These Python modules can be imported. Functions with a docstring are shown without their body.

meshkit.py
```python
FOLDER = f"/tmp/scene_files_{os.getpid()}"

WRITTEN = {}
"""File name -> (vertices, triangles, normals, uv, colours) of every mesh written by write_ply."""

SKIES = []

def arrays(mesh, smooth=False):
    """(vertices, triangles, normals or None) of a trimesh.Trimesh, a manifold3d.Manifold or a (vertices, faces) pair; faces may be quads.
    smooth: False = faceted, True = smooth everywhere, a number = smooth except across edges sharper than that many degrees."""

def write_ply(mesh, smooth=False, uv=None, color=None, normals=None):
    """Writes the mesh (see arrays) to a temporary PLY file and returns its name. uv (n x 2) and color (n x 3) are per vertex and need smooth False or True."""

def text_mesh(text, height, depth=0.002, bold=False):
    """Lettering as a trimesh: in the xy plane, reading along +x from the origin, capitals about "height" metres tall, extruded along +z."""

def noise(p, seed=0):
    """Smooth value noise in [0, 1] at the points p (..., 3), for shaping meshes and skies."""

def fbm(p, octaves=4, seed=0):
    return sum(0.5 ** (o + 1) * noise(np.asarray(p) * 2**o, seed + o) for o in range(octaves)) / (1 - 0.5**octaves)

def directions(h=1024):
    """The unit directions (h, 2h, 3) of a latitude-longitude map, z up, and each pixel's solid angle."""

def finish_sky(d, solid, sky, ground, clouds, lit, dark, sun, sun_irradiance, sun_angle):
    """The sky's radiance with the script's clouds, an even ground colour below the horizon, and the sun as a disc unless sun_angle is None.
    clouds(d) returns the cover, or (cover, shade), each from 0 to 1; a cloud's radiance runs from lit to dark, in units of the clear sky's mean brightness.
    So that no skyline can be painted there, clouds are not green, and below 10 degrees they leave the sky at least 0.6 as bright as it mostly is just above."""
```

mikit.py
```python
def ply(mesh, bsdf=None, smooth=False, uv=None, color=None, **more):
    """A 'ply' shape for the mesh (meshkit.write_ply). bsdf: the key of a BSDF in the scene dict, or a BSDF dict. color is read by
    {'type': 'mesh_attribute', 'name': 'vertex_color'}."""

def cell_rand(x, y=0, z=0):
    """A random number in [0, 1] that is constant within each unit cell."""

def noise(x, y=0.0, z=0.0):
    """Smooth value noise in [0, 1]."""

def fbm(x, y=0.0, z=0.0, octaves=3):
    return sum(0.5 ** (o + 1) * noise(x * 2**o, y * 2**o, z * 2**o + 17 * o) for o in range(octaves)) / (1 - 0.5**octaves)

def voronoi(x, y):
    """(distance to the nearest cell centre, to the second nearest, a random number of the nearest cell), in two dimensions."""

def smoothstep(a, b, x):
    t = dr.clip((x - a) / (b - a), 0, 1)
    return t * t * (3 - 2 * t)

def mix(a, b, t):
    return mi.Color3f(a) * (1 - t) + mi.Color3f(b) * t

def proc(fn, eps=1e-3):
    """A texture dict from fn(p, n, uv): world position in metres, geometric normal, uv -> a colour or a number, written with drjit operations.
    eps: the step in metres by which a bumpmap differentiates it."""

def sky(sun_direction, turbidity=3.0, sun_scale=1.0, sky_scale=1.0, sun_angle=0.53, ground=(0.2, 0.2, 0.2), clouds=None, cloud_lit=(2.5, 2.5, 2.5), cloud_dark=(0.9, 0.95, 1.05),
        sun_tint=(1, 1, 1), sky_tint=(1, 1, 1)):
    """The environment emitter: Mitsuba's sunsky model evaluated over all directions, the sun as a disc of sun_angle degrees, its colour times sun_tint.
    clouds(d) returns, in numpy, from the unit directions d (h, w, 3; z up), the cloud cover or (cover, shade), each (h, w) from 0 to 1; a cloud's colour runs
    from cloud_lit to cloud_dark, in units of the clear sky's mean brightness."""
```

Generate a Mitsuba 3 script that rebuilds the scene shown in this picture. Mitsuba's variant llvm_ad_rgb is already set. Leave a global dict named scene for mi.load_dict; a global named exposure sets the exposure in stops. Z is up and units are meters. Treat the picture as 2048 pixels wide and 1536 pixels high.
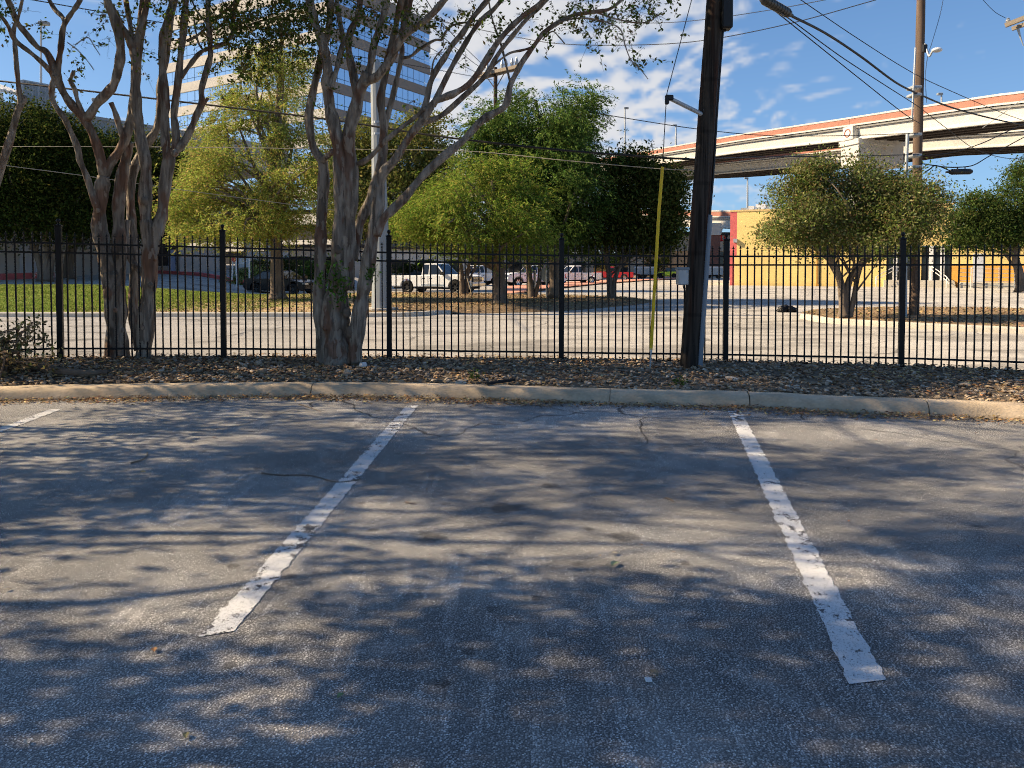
import math, numpy as np, trimesh, mitsuba as mi, mikit, meshkit
import drjit as dr
from manifold3d import Manifold, CrossSection
from mikit import noise, fbm, voronoi, cell_rand, smoothstep, mix
T4 = mi.ScalarTransform4f
scene, labels = {"type": "scene"}, {}

# ---------------------------------------------------------------- camera, sky, exposure
F, CY, EYE, PITCH = 1480.0, 583.0, 1.6, math.radians(1.75)      # in pixels of the 2048 x 1536 photograph
scene["camera"] = {"type": "perspective", "fov_axis": "x", "fov": 2 * math.degrees(math.atan(1024 / F)), "near_clip": 0.05, "far_clip": 3000.0,
                   "principal_point_offset_y": (768 - CY) / 1536.0,
                   "to_world": T4().look_at(origin=[0, 0, EYE], target=[0, math.cos(PITCH), EYE - math.sin(PITCH)], up=[0, 0, 1])}
exposure = 2.68
SUN = np.array([-0.835, 0.05, 0.545])


def sky_clouds(d):
    k = d[..., 2] + 0.10
    p = np.stack([d[..., 0] / k, d[..., 1] / k, np.zeros(d.shape[:2])], -1)
    warp = meshkit.fbm(p * 1.1 + 7.0, 3, 3)[..., None] - 0.5
    q = p + warp * [0.9, 0.5, 0]
    puffs = meshkit.fbm(q * [13.0, 8.5, 1], 4, 11)
    bands = meshkit.fbm(q * [0.75, 2.2, 1] + 3.1, 4, 23)
    big = meshkit.fbm(p * [0.42, 0.36, 1] + [4.3, 1.7, 0], 3, 5)
    az = np.degrees(np.arctan2(d[..., 0], d[..., 1]))
    veil = 1 / (1 + np.exp((np.abs(az + 4) - 19) / 4.0))
    much = 0.40 + 0.66 * veil + 0.5 * (big - 0.5)
    c = np.clip((puffs * 0.62 + bands * 0.48 - (0.88 - 0.47 * much)) / 0.25, 0, 1)
    c = c * c * (3 - 2 * c) * np.clip(0.35 + 0.6 * much, 0, 1)
    return c * 0.95, np.clip(0.45 - 0.8 * (puffs - 0.35), 0, 1) * 0.35


scene["sky"] = mikit.sky(SUN, turbidity=2.4, sky_scale=0.62, sun_tint=(1.02, 1.0, 0.96), clouds=sky_clouds, cloud_lit=(2.5, 2.5, 2.55), cloud_dark=(1.0, 1.08, 1.25), sky_tint=(0.84, 0.98, 1.16), ground=(0.22, 0.21, 0.19))


def P(px, py, y):                    # the point at distance y along the road axis that the survey pixel looks at
    c, s = math.cos(PITCH), math.sin(PITCH)
    a, b = (px - 1024) / F, (CY - py) / F
    d = np.array([a, c + b * s, b * c - s])
    return np.array([0, 0, EYE]) + d * (y / d[1])


def G(px, py, z=0.0):                # the point of the level z that the survey pixel looks at
    c, s = math.cos(PITCH), math.sin(PITCH)
    a, b = (px - 1024) / F, (CY - py) / F
    d = np.array([a, c + b * s, b * c - s])
    return np.array([0, 0, EYE]) + d * ((z - EYE) / d[2])


# ---------------------------------------------------------------- keys, labels, meshes
def uniq(k):
    used = lambda n: n in scene or n in labels or any(x.startswith(n + "__") for x in scene)
    if not used(k):
        return k
    i = 1
    while used(f"{k}_{i:03d}"):
        i += 1
    return f"{k}_{i:03d}"


def thing(name, label, cat, group=None, kind=None):
    k = uniq(name)
    labels[k] = {"label": label, "category": cat}
    if group: labels[k]["group"] = group
    if kind: labels[k]["kind"] = kind
    return k


_count = {}


def part(parent, name, mesh, mat, smooth=False, color=None, label=None, kind=None):
    base = f"{parent}__{name}"
    n = _count.get(base, 0)
    _count[base] = n + 1
    k = base if n == 0 else f"{base}_{n:03d}"
    scene[k] = mesh if isinstance(mesh, dict) else mikit.ply(mesh, mat, smooth=smooth, color=color)
    if label or kind:
        labels[k] = {}
        if label: labels[k]["label"] = label
        if kind: labels[k]["kind"] = kind
    return k


def struct(name, mesh, mat, smooth=False, color=None, label=None):
    scene[name] = mikit.ply(mesh, mat, smooth=smooth, color=color)
    labels[name] = {"kind": "structure", "label": label or name.replace("_", " ")}
    return name


def cat(ms):
    vs, fs, o = [], [], 0
    for v, f in ms:
        vs.append(np.asarray(v, float)); f = np.asarray(f, int)
        if f.shape[1] == 4: f = np.vstack([f[:, [0, 1, 2]], f[:, [0, 2, 3]]])
        fs.append(f + o); o += len(vs[-1])
    return np.vstack(vs), np.vstack(fs)


BOXF = np.array([[0, 3, 2, 1], [4, 5, 6, 7], [0, 1, 5, 4], [1, 2, 6, 5], [2, 3, 7, 6], [3, 0, 4, 7]])


def box(lo, hi):
    (a, b, c), (d, e, f) = lo, hi
    return np.array([[a, b, c], [d, b, c], [d, e, c], [a, e, c], [a, b, f], [d, b, f], [d, e, f], [a, e, f]], float), BOXF


def cbox(lo, hi, r=0.01):            # a box with chamfered edges
    lo, hi = np.array(lo, float), np.array(hi, float)
    pts = []
    for k in range(3):
        a, b = lo + r, hi - r
        a[k], b[k] = lo[k], hi[k]
        pts.append(box(a, b)[0])
    m = trimesh.convex.convex_hull(np.vstack(pts))
    return np.array(m.vertices), np.array(m.faces)


def hull(pts):
    m = trimesh.convex.convex_hull(np.asarray(pts, float))
    return np.array(m.vertices), np.array(m.faces)


def man(m):
    q = m.to_mesh()
    return np.array(q.vert_properties[:, :3], float), np.array(q.tri_verts, int)


def spline(p, n=6):
    p = np.asarray(p, float)
    if len(p) < 3: n = max(n, 2)
    q = np.vstack([2 * p[0] - p[1], p, 2 * p[-1] - p[-2]])
    out = []
    for i in range(1, len(q) - 2):
        t = np.linspace(0, 1, n, endpoint=False)[:, None]
        a, b, c, d = q[i - 1], q[i], q[i + 1], q[i + 2]
        out.append(0.5 * (2 * b + (c - a) * t + (2 * a - 5 * b + 4 * c - d) * t**2 + (3 * b - a - 3 * c + d) * t**3))
    return np.vstack(out + [p[-1:]])


def tube(pts, radii, sides=8, rough=0.0, seed=0, cap=True, flute=0.0):
    p = np.asarray(pts, float)
    r = np.broadcast_to(np.asarray(radii, float), (len(p),))
    t = np.gradient(p, axis=0) if len(p) > 2 else np.repeat(p[1:] - p[:1], 2, 0)
    t /= np.linalg.norm(t, axis=1, keepdims=True) + 1e-12
    a = np.cross(t[0], [0.31, 0.95, 0.05] if abs(t[0][1]) < 0.9 else [1, 0, 0.1])
    A = []
    for i in range(len(p)):          # parallel transport, so that the tube does not twist
        a = a - t[i] * (a @ t[i]); a /= np.linalg.norm(a) + 1e-12
        A.append(a)
    A = np.array(A); B = np.cross(t, A)
    ang = np.arange(sides) * 2 * np.pi / sides
    rr = np.repeat(r[:, None], sides, 1)
    if flute:
        rr = rr * (1 + flute * np.sin(ang[None] * 3 + seed) + 0.5 * flute * np.sin(ang[None] * 5 + 2.1 * seed + p[:, 2:3] * 1.3))
    v = p[:, None] + rr[..., None] * (np.cos(ang)[None, :, None] * A[:, None] + np.sin(ang)[None, :, None] * B[:, None])
    if rough:
        c = p[:, None]
        k = 1 + rough * 2 * (meshkit.fbm(v * [9, 9, 3.0] + seed, 3, seed) - 0.5)
        v = c + (v - c) * k[..., None]
    i, j = np.meshgrid(np.arange(len(p) - 1), np.arange(sides), indexing="ij")
    f = np.stack([i * sides + j, i * sides + (j + 1) % sides, (i + 1) * sides + (j + 1) % sides, (i + 1) * sides + j], -1).reshape(-1, 4)
    f = np.vstack([f[:, [0, 1, 2]], f[:, [0, 2, 3]]])
    v = v.reshape(-1, 3)
    if cap:
        n = len(v)
        v = np.vstack([v, p[0], p[-1]])
        j = np.arange(sides); e = (len(p) - 1) * sides
        f = np.vstack([f, np.stack([np.full(sides, n), (j + 1) % sides, j], 1), np.stack([np.full(sides, n + 1), e + j, e + (j + 1) % sides], 1)])
    return v, f


def beam(a, b, w, h):                # a square bar between two points, h in the upward direction
    a, b = np.asarray(a, float), np.asarray(b, float)
    t = (b - a) / np.linalg.norm(b - a)
    s = np.cross(t, [0, 0, 1]) if abs(t[2]) < 0.95 else np.cross(t, [0, 1, 0])
    s /= np.linalg.norm(s); u = np.cross(s, t)
    c = [q + s * i * w / 2 + u * j * h / 2 for q in (a, b) for i, j in ((-1, -1), (1, -1), (1, 1), (-1, 1))]
    return np.array(c), BOXF


def lathe(prof, sides=16):           # (radius, z) pairs about the z axis
    prof = np.asarray(prof, float); ang = np.arange(sides) * 2 * np.pi / sides
    v = np.stack([prof[:, None, 0] * np.cos(ang), prof[:, None, 0] * np.sin(ang), np.repeat(prof[:, 1:2], sides, 1)], -1).reshape(-1, 3)
    i, j = np.meshgrid(np.arange(len(prof) - 1), np.arange(sides), indexing="ij")
    f = np.stack([i * sides + j, i * sides + (j + 1) % sides, (i + 1) * sides + (j + 1) % sides, (i + 1) * sides + j], -1).reshape(-1, 4)
    return v, f


def sweep(path, prof, closed=False):  # prof: (offset to the left of the path, z)
    p = np.asarray(path, float)[:, :2]
    t = np.gradient(p, axis=0); t /= np.linalg.norm(t, axis=1, keepdims=True)
    n = np.stack([-t[:, 1], t[:, 0]], 1)
    z0 = np.asarray(path)[:, 2:3] if np.shape(path)[1] > 2 else np.zeros((len(p), 1))
    prof = np.asarray(prof, float); m = len(prof)
    v = np.concatenate([p[:, None] + n[:, None] * prof[None, :, :1], np.repeat(prof[None, :, 1:], len(p), 0) + z0[:, None]], -1).reshape(-1, 3)
    i, j = np.meshgrid(np.arange(len(p) - 1), np.arange(m - 1), indexing="ij")
    f = np.stack([i * m + j, (i + 1) * m + j, (i + 1) * m + j + 1, i * m + j + 1], -1).reshape(-1, 4)
    f = np.vstack([f[:, [0, 1, 2]], f[:, [0, 2, 3]]])
    e = (len(p) - 1) * m
    k = np.arange(1, m - 1)
    f = np.vstack([f, np.stack([0 * k, k, k + 1], 1), np.stack([0 * k + e, e + k + 1, e + k], 1)])
    return v, f


def grid(xs, ys, zf):
    X, Y = np.meshgrid(xs, ys, indexing="ij")
    v = np.stack([X, Y, zf(X, Y)], -1).reshape(-1, 3)
    i, j = np.meshgrid(np.arange(len(xs) - 1), np.arange(len(ys) - 1), indexing="ij"); m = len(ys)
    return v, np.stack([i * m + j, (i + 1) * m + j, (i + 1) * m + j + 1, i * m + j + 1], -1).reshape(-1, 4)


def flat(poly, z):                   # a polygon (list of xy) as a sheet at level z, finely enough cut
    from shapely.geometry import Polygon
    v, f = trimesh.creation.triangulate_polygon(Polygon(np.asarray(poly)[:, :2]), engine="earcut")
    v = np.column_stack([v, np.full(len(v), z)])
    n = np.cross(v[f[:, 1]] - v[f[:, 0]], v[f[:, 2]] - v[f[:, 0]])[:, 2]
    f[n < 0] = f[n < 0][:, ::-1]
    return v, f


def solid(poly, z0, z1):
    m = CrossSection([np.asarray(poly)[:, :2]])
    if m.area() < 1e-9: m = CrossSection([np.asarray(poly)[::-1, :2]])
    return man(m.extrude(z1 - z0).translate([0, 0, z0]))


def ellipsoid_pts(rng, n, c, r, hollow=0.35):
    d = rng.normal(size=(n, 3)); d /= np.linalg.norm(d, axis=1, keepdims=True)
    q = (hollow + (1 - hollow) * rng.random((n, 1))) ** 0.6
    q = q * (0.62 + 0.80 * meshkit.fbm(d * 1.9 + rng.uniform(0, 50, 3), 3, 3))[:, None]
    return np.asarray(c) + d * q * np.asarray(r)


def leaves(rng, pts, size, aspect=0.55, droop=0.0, up=0.3, fold=0.25, col=((0.08, 0.12, 0.03),), var=0.25, axis=None):
    """One folded rhombus (two triangles) per point; colours picked from col, with variation. Returns (mesh, colours)."""
    n = len(pts)
    a = rng.normal(size=(n, 3)) if axis is None else axis + 0.5 * rng.normal(size=(n, 3))
    a[:, 2] -= droop
    a /= np.linalg.norm(a, axis=1, keepdims=True)
    b = rng.normal(size=(n, 3)); b[:, 2] *= (1 - up)
    b -= a * (a * b).sum(1, keepdims=True); b /= np.linalg.norm(b, axis=1, keepdims=True) + 1e-9
    c = np.cross(a, b)
    L = size * (0.65 + 0.7 * rng.random((n, 1)))
    w = L * aspect * 0.5
    v = np.stack([pts - a * L / 2, pts + b * w + c * w * fold, pts + a * L / 2, pts - b * w + c * w * fold], 1).reshape(-1, 3)
    k = np.arange(n)[:, None] * 4
    f = np.vstack([k + [0, 1, 2], k + [0, 2, 3]])
    col = np.asarray(col, float)
    c3 = col[rng.integers(0, len(col), n)] * (1 + var * rng.normal(size=(n, 1)).clip(-1.8, 2.2)) * (1 + 0.08 * rng.normal(size=(n, 3)))
    c3 = c3 * (0.6 + 0.8 * meshkit.fbm(pts * (0.55 / max(size, 0.03) * 0.25), 2, 77))[:, None]
    return (v, f), np.repeat(np.clip(c3, 0.004, 0.9), 4, 0)


def clump_pts(rng, blobs, clump_r, per):
    """Leaf points: clump centres spread through each ellipsoid (towards its skin), leaves round each centre."""
    out = []
    for (c, r, n) in blobs:
        m = max(4, n // per)
        cc = ellipsoid_pts(rng, m, c, r, 0.45)
        s = clump_r * (0.6 + 0.8 * rng.random((m, 1)))
        k = rng.integers(0, m, n)
        out.append(cc[k] + rng.normal(size=(n, 3)) * s[k] * [1, 1, 0.75])
    return np.vstack(out)


# ---------------------------------------------------------------- materials
def frac(x): return x - dr.floor(x)
def two(b): return {"type": "twosided", "bsdf": b}
def rgb(*c): return {"type": "rgb", "value": list(c)}
def pr(color, rough=0.7, spec=0.3, metal=0.0, **k):
    return two({"type": "principled", "base_color": color if isinstance(color, dict) else rgb(*color), "roughness": rough, "specular": spec, "metallic": metal, **k})
def bump(b, fn, scale, eps=1e-3):
    return two({"type": "bumpmap", "bsdf": b["bsdf"], "arbitrary": mikit.proc(fn, eps), "scale": scale})
VCOL = {"type": "mesh_attribute", "name": "vertex_color"}

STAINS = [G(1012, 1015), G(862, 1076), G(1245, 1073), G(1098, 971), G(1190, 1150), G(300, 985)]
STAINR = [0.13, 0.11, 0.12, 0.10, 0.35, 0.3]


def asphalt(p, n, uv):
    d1, d2, r = voronoi(p.x * 120, p.y * 120)
    e1, e2, q = voronoi(p.x * 260 + 3.3, p.y * 260)
    chip = smoothstep(0.62, 0.20, d1) * (0.25 + 1.6 * r * r)
    fine = smoothstep(0.5, 0.1, e1) * q * q * q
    big = fbm(p.x * 0.9, p.y * 0.9, 0.0, 3); mid = fbm(p.x * 6, p.y * 6, 2.0, 3)
    v = 0.09 + 0.29 * chip + 0.26 * fine + 0.07 * (big - 0.45) + 0.08 * (mid - 0.5)
    patch = fbm(p.x * 0.55 + 3, p.y * 0.8 + 1, 7.0, 4); scuff = fbm(p.x * 1.2 - p.y * 5.0, p.y * 1.2 + p.x * 5.0, 4.0, 3)
    v *= 0.78 + 0.42 * smoothstep(0.34, 0.66, patch)
    v *= 1 + 0.35 * smoothstep(0.60, 0.70, fbm(p.x * 26, p.y * 3.0, 11.0, 3)) * smoothstep(0.48, 0.6, fbm(p.x * 0.9, p.y * 0.9, 12.0, 2))
    dx, dy, drp = voronoi(p.x * 2.1, p.y * 2.1)
    v *= 1 - 0.5 * smoothstep(0.085, 0.045, dx + 0.05 * (fbm(p.x * 30, p.y * 30, 1.0, 2) - 0.5)) * dr.select(drp > 0.72, 1.0, 0.0)
    v += 0.05 * smoothstep(0.62, 0.72, scuff)
    sparkle = dr.select(r > 0.965, smoothstep(0.4, 0.2, d1) * 0.22, 0.0)
    v += sparkle
    wx, wy = p.x + 0.5 * fbm(p.x * 1.7, p.y * 1.7, 5.0), p.y + 0.5 * fbm(p.x * 1.7, p.y * 1.7, 9.0)
    c1, c2, cr = voronoi(wx * 0.42 + 0.3, wy * 0.42)
    crack = smoothstep(0.012, 0.004, c2 - c1 + 0.008 * (fbm(p.x * 14, p.y * 14, 3.0) - 0.5)) * smoothstep(0.42, 0.54, fbm(p.x * 0.35 + 4, p.y * 0.35, 1.0, 2))
    v *= 1 - 0.75 * crack
    for s, sr in zip(STAINS, STAINR):
        k = dr.sqrt(dr.square(p.x - s[0]) + dr.square(p.y - s[1])) + 0.12 * (fbm(p.x * 11, p.y * 11, 4.0, 2) - 0.5)
        v *= 1 - (0.55 if sr < 0.2 else 0.22) * smoothstep(sr, sr * 0.55, k)
    v = dr.maximum(v, 0.022)
    return mix((0.98, 0.99, 1.01), (1.04, 1.0, 0.95), mid) * v


def asphalt_h(p, n, uv):
    d1, d2, r = voronoi(p.x * 120, p.y * 120)
    return smoothstep(0.7, 0.1, d1) * r + 0.6 * fbm(p.x * 40, p.y * 40, 1.0, 2)


scene["mat_asphalt"] = bump(pr(mikit.proc(asphalt), 0.75, 0.35), asphalt_h, 0.0022, 0.0012)


def paint(p, n, uv):
    w = fbm(p.x * 22, p.y * 22, 0.0, 4); a = fbm(p.x * 90, p.y * 90, 2.0, 2); big = fbm(p.x * 2.3, p.y * 2.3, 3.0, 2)
    d1, d2, r = voronoi(p.x * 120, p.y * 120)
    gone = smoothstep(0.58, 0.70, w * 0.62 + a * 0.38 + 0.34 * (big - 0.5)) + smoothstep(0.75, 0.9, r) * smoothstep(0.45, 0.2, d1) * 0.5
    gone = gone + 0.45 * smoothstep(0.45, 0.62, d1) * smoothstep(0.35, 0.6, a * 0.5 + big * 0.5)
    far = smoothstep(7.5, 7.85, p.y) * smoothstep(2.0, 2.3, p.x)      # the stripe's head at the kerb is worn away
    gone = dr.clip(gone + far * smoothstep(0.38, 0.52, w), 0, 1)
    return mix(mi.Color3f(0.66, 0.67, 0.68) * (0.86 + 0.28 * big), (0.09, 0.09, 0.095), gone)


scene["mat_paint"] = bump(pr(mikit.proc(paint), 0.6, 0.4), asphalt_h, 0.003, 0.0015)


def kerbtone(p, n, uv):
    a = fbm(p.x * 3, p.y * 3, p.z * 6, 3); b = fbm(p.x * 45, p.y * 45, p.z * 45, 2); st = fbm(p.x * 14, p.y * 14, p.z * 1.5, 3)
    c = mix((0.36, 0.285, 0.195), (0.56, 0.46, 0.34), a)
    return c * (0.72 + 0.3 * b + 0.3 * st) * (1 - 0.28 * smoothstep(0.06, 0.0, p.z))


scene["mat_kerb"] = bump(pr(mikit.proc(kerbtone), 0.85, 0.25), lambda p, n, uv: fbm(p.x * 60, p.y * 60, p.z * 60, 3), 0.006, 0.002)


def roadtone(p, n, uv):
    a = fbm(p.x * 0.35, p.y * 0.7, 0.0, 4); b = fbm(p.x * 9, p.y * 9, 1.0, 3)
    lane = fbm(p.x * 0.08, p.y * 2.2, 5.0, 2)
    wx, wy = p.x + 0.8 * fbm(p.x * 0.8, p.y * 0.8, 5.0), p.y + 0.8 * fbm(p.x * 0.8, p.y * 0.8, 9.0)
    c1, c2, cr = voronoi(wx * 0.16, wy * 0.30)
    crack = smoothstep(0.016, 0.006, c2 - c1)
    v = 0.325 + 0.12 * (a - 0.5) + 0.09 * (b - 0.5) + 0.06 * (lane - 0.5)
    return mi.Color3f(1.0, 0.955, 0.87) * v * (1 - 0.5 * crack) * (1 - 0.35 * smoothstep(0.52, 0.68, fbm(p.x * 0.6 + 9, p.y * 1.5, 2.0, 4)))


scene["mat_road"] = pr(mikit.proc(roadtone), 0.85, 0.2)
scene["mat_earth"] = pr(mikit.proc(lambda p, n, uv: mix((0.10, 0.08, 0.06), (0.20, 0.165, 0.12), fbm(p.x * 7, p.y * 7, p.z * 7, 4))), 0.95, 0.1)


def lawn(p, n, uv):
    a = fbm(p.x * 0.30 + 2, p.y * 0.45, 0.0, 3); b = fbm(p.x * 8, p.y * 8, 1.0, 3)
    dry = smoothstep(-15.5, -12.0, p.x + 3 * (a - 0.5))
    mulch = smoothstep(-6.5, -4.0, p.x + 2 * (a - 0.5))
    g = mix((0.13, 0.19, 0.035), (0.22, 0.26, 0.06), b)
    g = mix(g, mi.Color3f(0.34, 0.25, 0.14) * (0.65 + 0.7 * b), dry * (0.45 + 0.55 * smoothstep(0.35, 0.6, a + 0.3 * b)))
    return mix(g, mi.Color3f(0.17, 0.125, 0.08) * (0.5 + b), mulch)


scene["mat_lawn"] = pr(mikit.proc(lawn), 0.95, 0.1)
scene["mat_concrete"] = pr(mikit.proc(lambda p, n, uv: mi.Color3f(0.46, 0.43, 0.37) * (0.75 + 0.3 * fbm(p.x * 2, p.y * 2, p.z * 2, 3) + 0.2 * fbm(p.x * 20, p.y * 20, p.z * 20, 2))), 0.85, 0.2)
scene["mat_leaf"] = {"type": "principledthin", "base_color": VCOL, "roughness": 0.42, "diff_trans": 0.9, "eta": 1.4}
scene["mat_vc"] = pr(VCOL, 0.8, 0.25)


def myrtle(p, n, uv):
    s = fbm(p.x * 18, p.y * 18, p.z * 1.7, 4); b = fbm(p.x * 6, p.y * 6, p.z * 2.4 + 4, 3); k = fbm(p.x * 48, p.y * 48, p.z * 6, 3)
    fl = fbm(p.x * 15 + 3, p.y * 15, p.z * 4.5, 3)
    c = mix((0.125, 0.098, 0.075), (0.31, 0.262, 0.212), smoothstep(0.30, 0.66, s))
    c = mix(c, (0.15, 0.066, 0.035), smoothstep(0.54, 0.66, b) * 0.7)
    c = mix(c, (0.36, 0.31, 0.25), smoothstep(0.60, 0.64, fl) * 0.55)
    c = mix(c, (0.045, 0.033, 0.026), smoothstep(0.36, 0.30, fbm(p.x * 24, p.y * 24, p.z * 1.1 + 9, 3)) * 0.5)
    return c * (0.55 + 0.85 * k)


scene["mat_myrtle"] = bump(pr(mikit.proc(myrtle), 0.75, 0.3), lambda p, n, uv: fbm(p.x * 22, p.y * 22, p.z * 2.2, 3) + 0.3 * smoothstep(0.60, 0.64, fbm(p.x * 15 + 3, p.y * 15, p.z * 4.5, 3)), 0.028, 0.004)
scene["mat_bark"] = pr(mikit.proc(lambda p, n, uv: mix((0.06, 0.045, 0.035), (0.26, 0.21, 0.165), fbm(p.x * 9, p.y * 9, p.z * 1.6, 4))), 0.9, 0.15)


def polewood(p, n, uv):
    s = fbm(p.x * 38, p.y * 38, p.z * 0.9, 4); k = fbm(p.x * 120, p.y * 120, p.z * 2.5, 3)
    ring = smoothstep(0.10, 0.03, dr.abs(frac(p.z * 1.15 + 0.6 * noise(p.z * 0.7)) - 0.5) * 2)
    c = mix((0.014, 0.011, 0.009), (0.065, 0.053, 0.043), smoothstep(0.25, 0.7, s))
    c = mix(c, (0.06, 0.025, 0.014), smoothstep(0.52, 0.7, fbm(p.x * 14, p.y * 14, p.z * 0.5 + 3, 2)) * 0.6)
    return c * (0.55 + 0.8 * k) * (1 - 0.3 * ring)


scene["mat_pole"] = bump(pr(mikit.proc(polewood), 0.85, 0.2), lambda p, n, uv: fbm(p.x * 45, p.y * 45, p.z * 1.2, 3), 0.012, 0.003)
scene["mat_fence"] = pr(mikit.proc(lambda p, n, uv: mi.Color3f(0.008, 0.0085, 0.01) * (0.7 + 0.9 * fbm(p.x * 25, p.y * 25, p.z * 12, 3))), 0.42, 0.22)
scene["mat_black"] = pr((0.012, 0.012, 0.013), 0.5, 0.4)
scene["mat_wire"] = pr((0.02, 0.02, 0.022), 0.6, 0.3)
scene["mat_steel"] = pr(mikit.proc(lambda p, n, uv: mi.Color3f(0.42, 0.45, 0.47) * (0.7 + 0.5 * fbm(p.x * 6, p.y * 6, p.z * 3, 4))), 0.5, 0.4, 0.35)
scene["mat_pvc"] = pr((0.20, 0.24, 0.28), 0.5, 0.4)
scene["mat_yellow"] = pr(mikit.proc(lambda p, n, uv: mi.Color3f(0.85, 0.57, 0.012) * (0.7 + 0.5 * fbm(p.x * 30, p.y * 30, p.z * 4, 2))), 0.45, 0.4)
scene["mat_white"] = pr(mikit.proc(lambda p, n, uv: mi.Color3f(0.74, 0.74, 0.73) * (0.85 + 0.2 * fbm(p.x * 3, p.y * 3, p.z * 3, 3))), 0.55, 0.4)
scene["mat_glass"] = pr((0.012, 0.014, 0.017), 0.06, 0.6)
scene["mat_rubber"] = pr((0.018, 0.018, 0.018), 0.85, 0.2)
scene["mat_chrome"] = pr((0.55, 0.56, 0.58), 0.22, 0.5, 0.9)
scene["mat_carwhite"] = pr((0.76, 0.77, 0.78), 0.3, 0.5, 0.0, clearcoat=0.8, clearcoat_gloss=0.9)
scene["mat_carred"] = pr((0.45, 0.008, 0.018), 0.3, 0.5, 0.0, clearcoat=0.8, clearcoat_gloss=0.9)
scene["mat_carblack"] = pr((0.004, 0.005, 0.009), 0.18, 0.2, 0.0, clearcoat=0.25, clearcoat_gloss=0.95)
scene["mat_carlime"] = pr((0.75, 0.85, 0.03), 0.3, 0.5, 0.0, clearcoat=0.8, clearcoat_gloss=0.9)
scene["mat_redlamp"] = pr((0.45, 0.02, 0.02), 0.2, 0.5)
scene["mat_redpaint"] = pr(mikit.proc(lambda p, n, uv: mi.Color3f(0.62, 0.14, 0.135) * (0.75 + 0.4 * fbm(p.x * 3, p.y * 3, p.z * 5, 3))), 0.7, 0.3)


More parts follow.
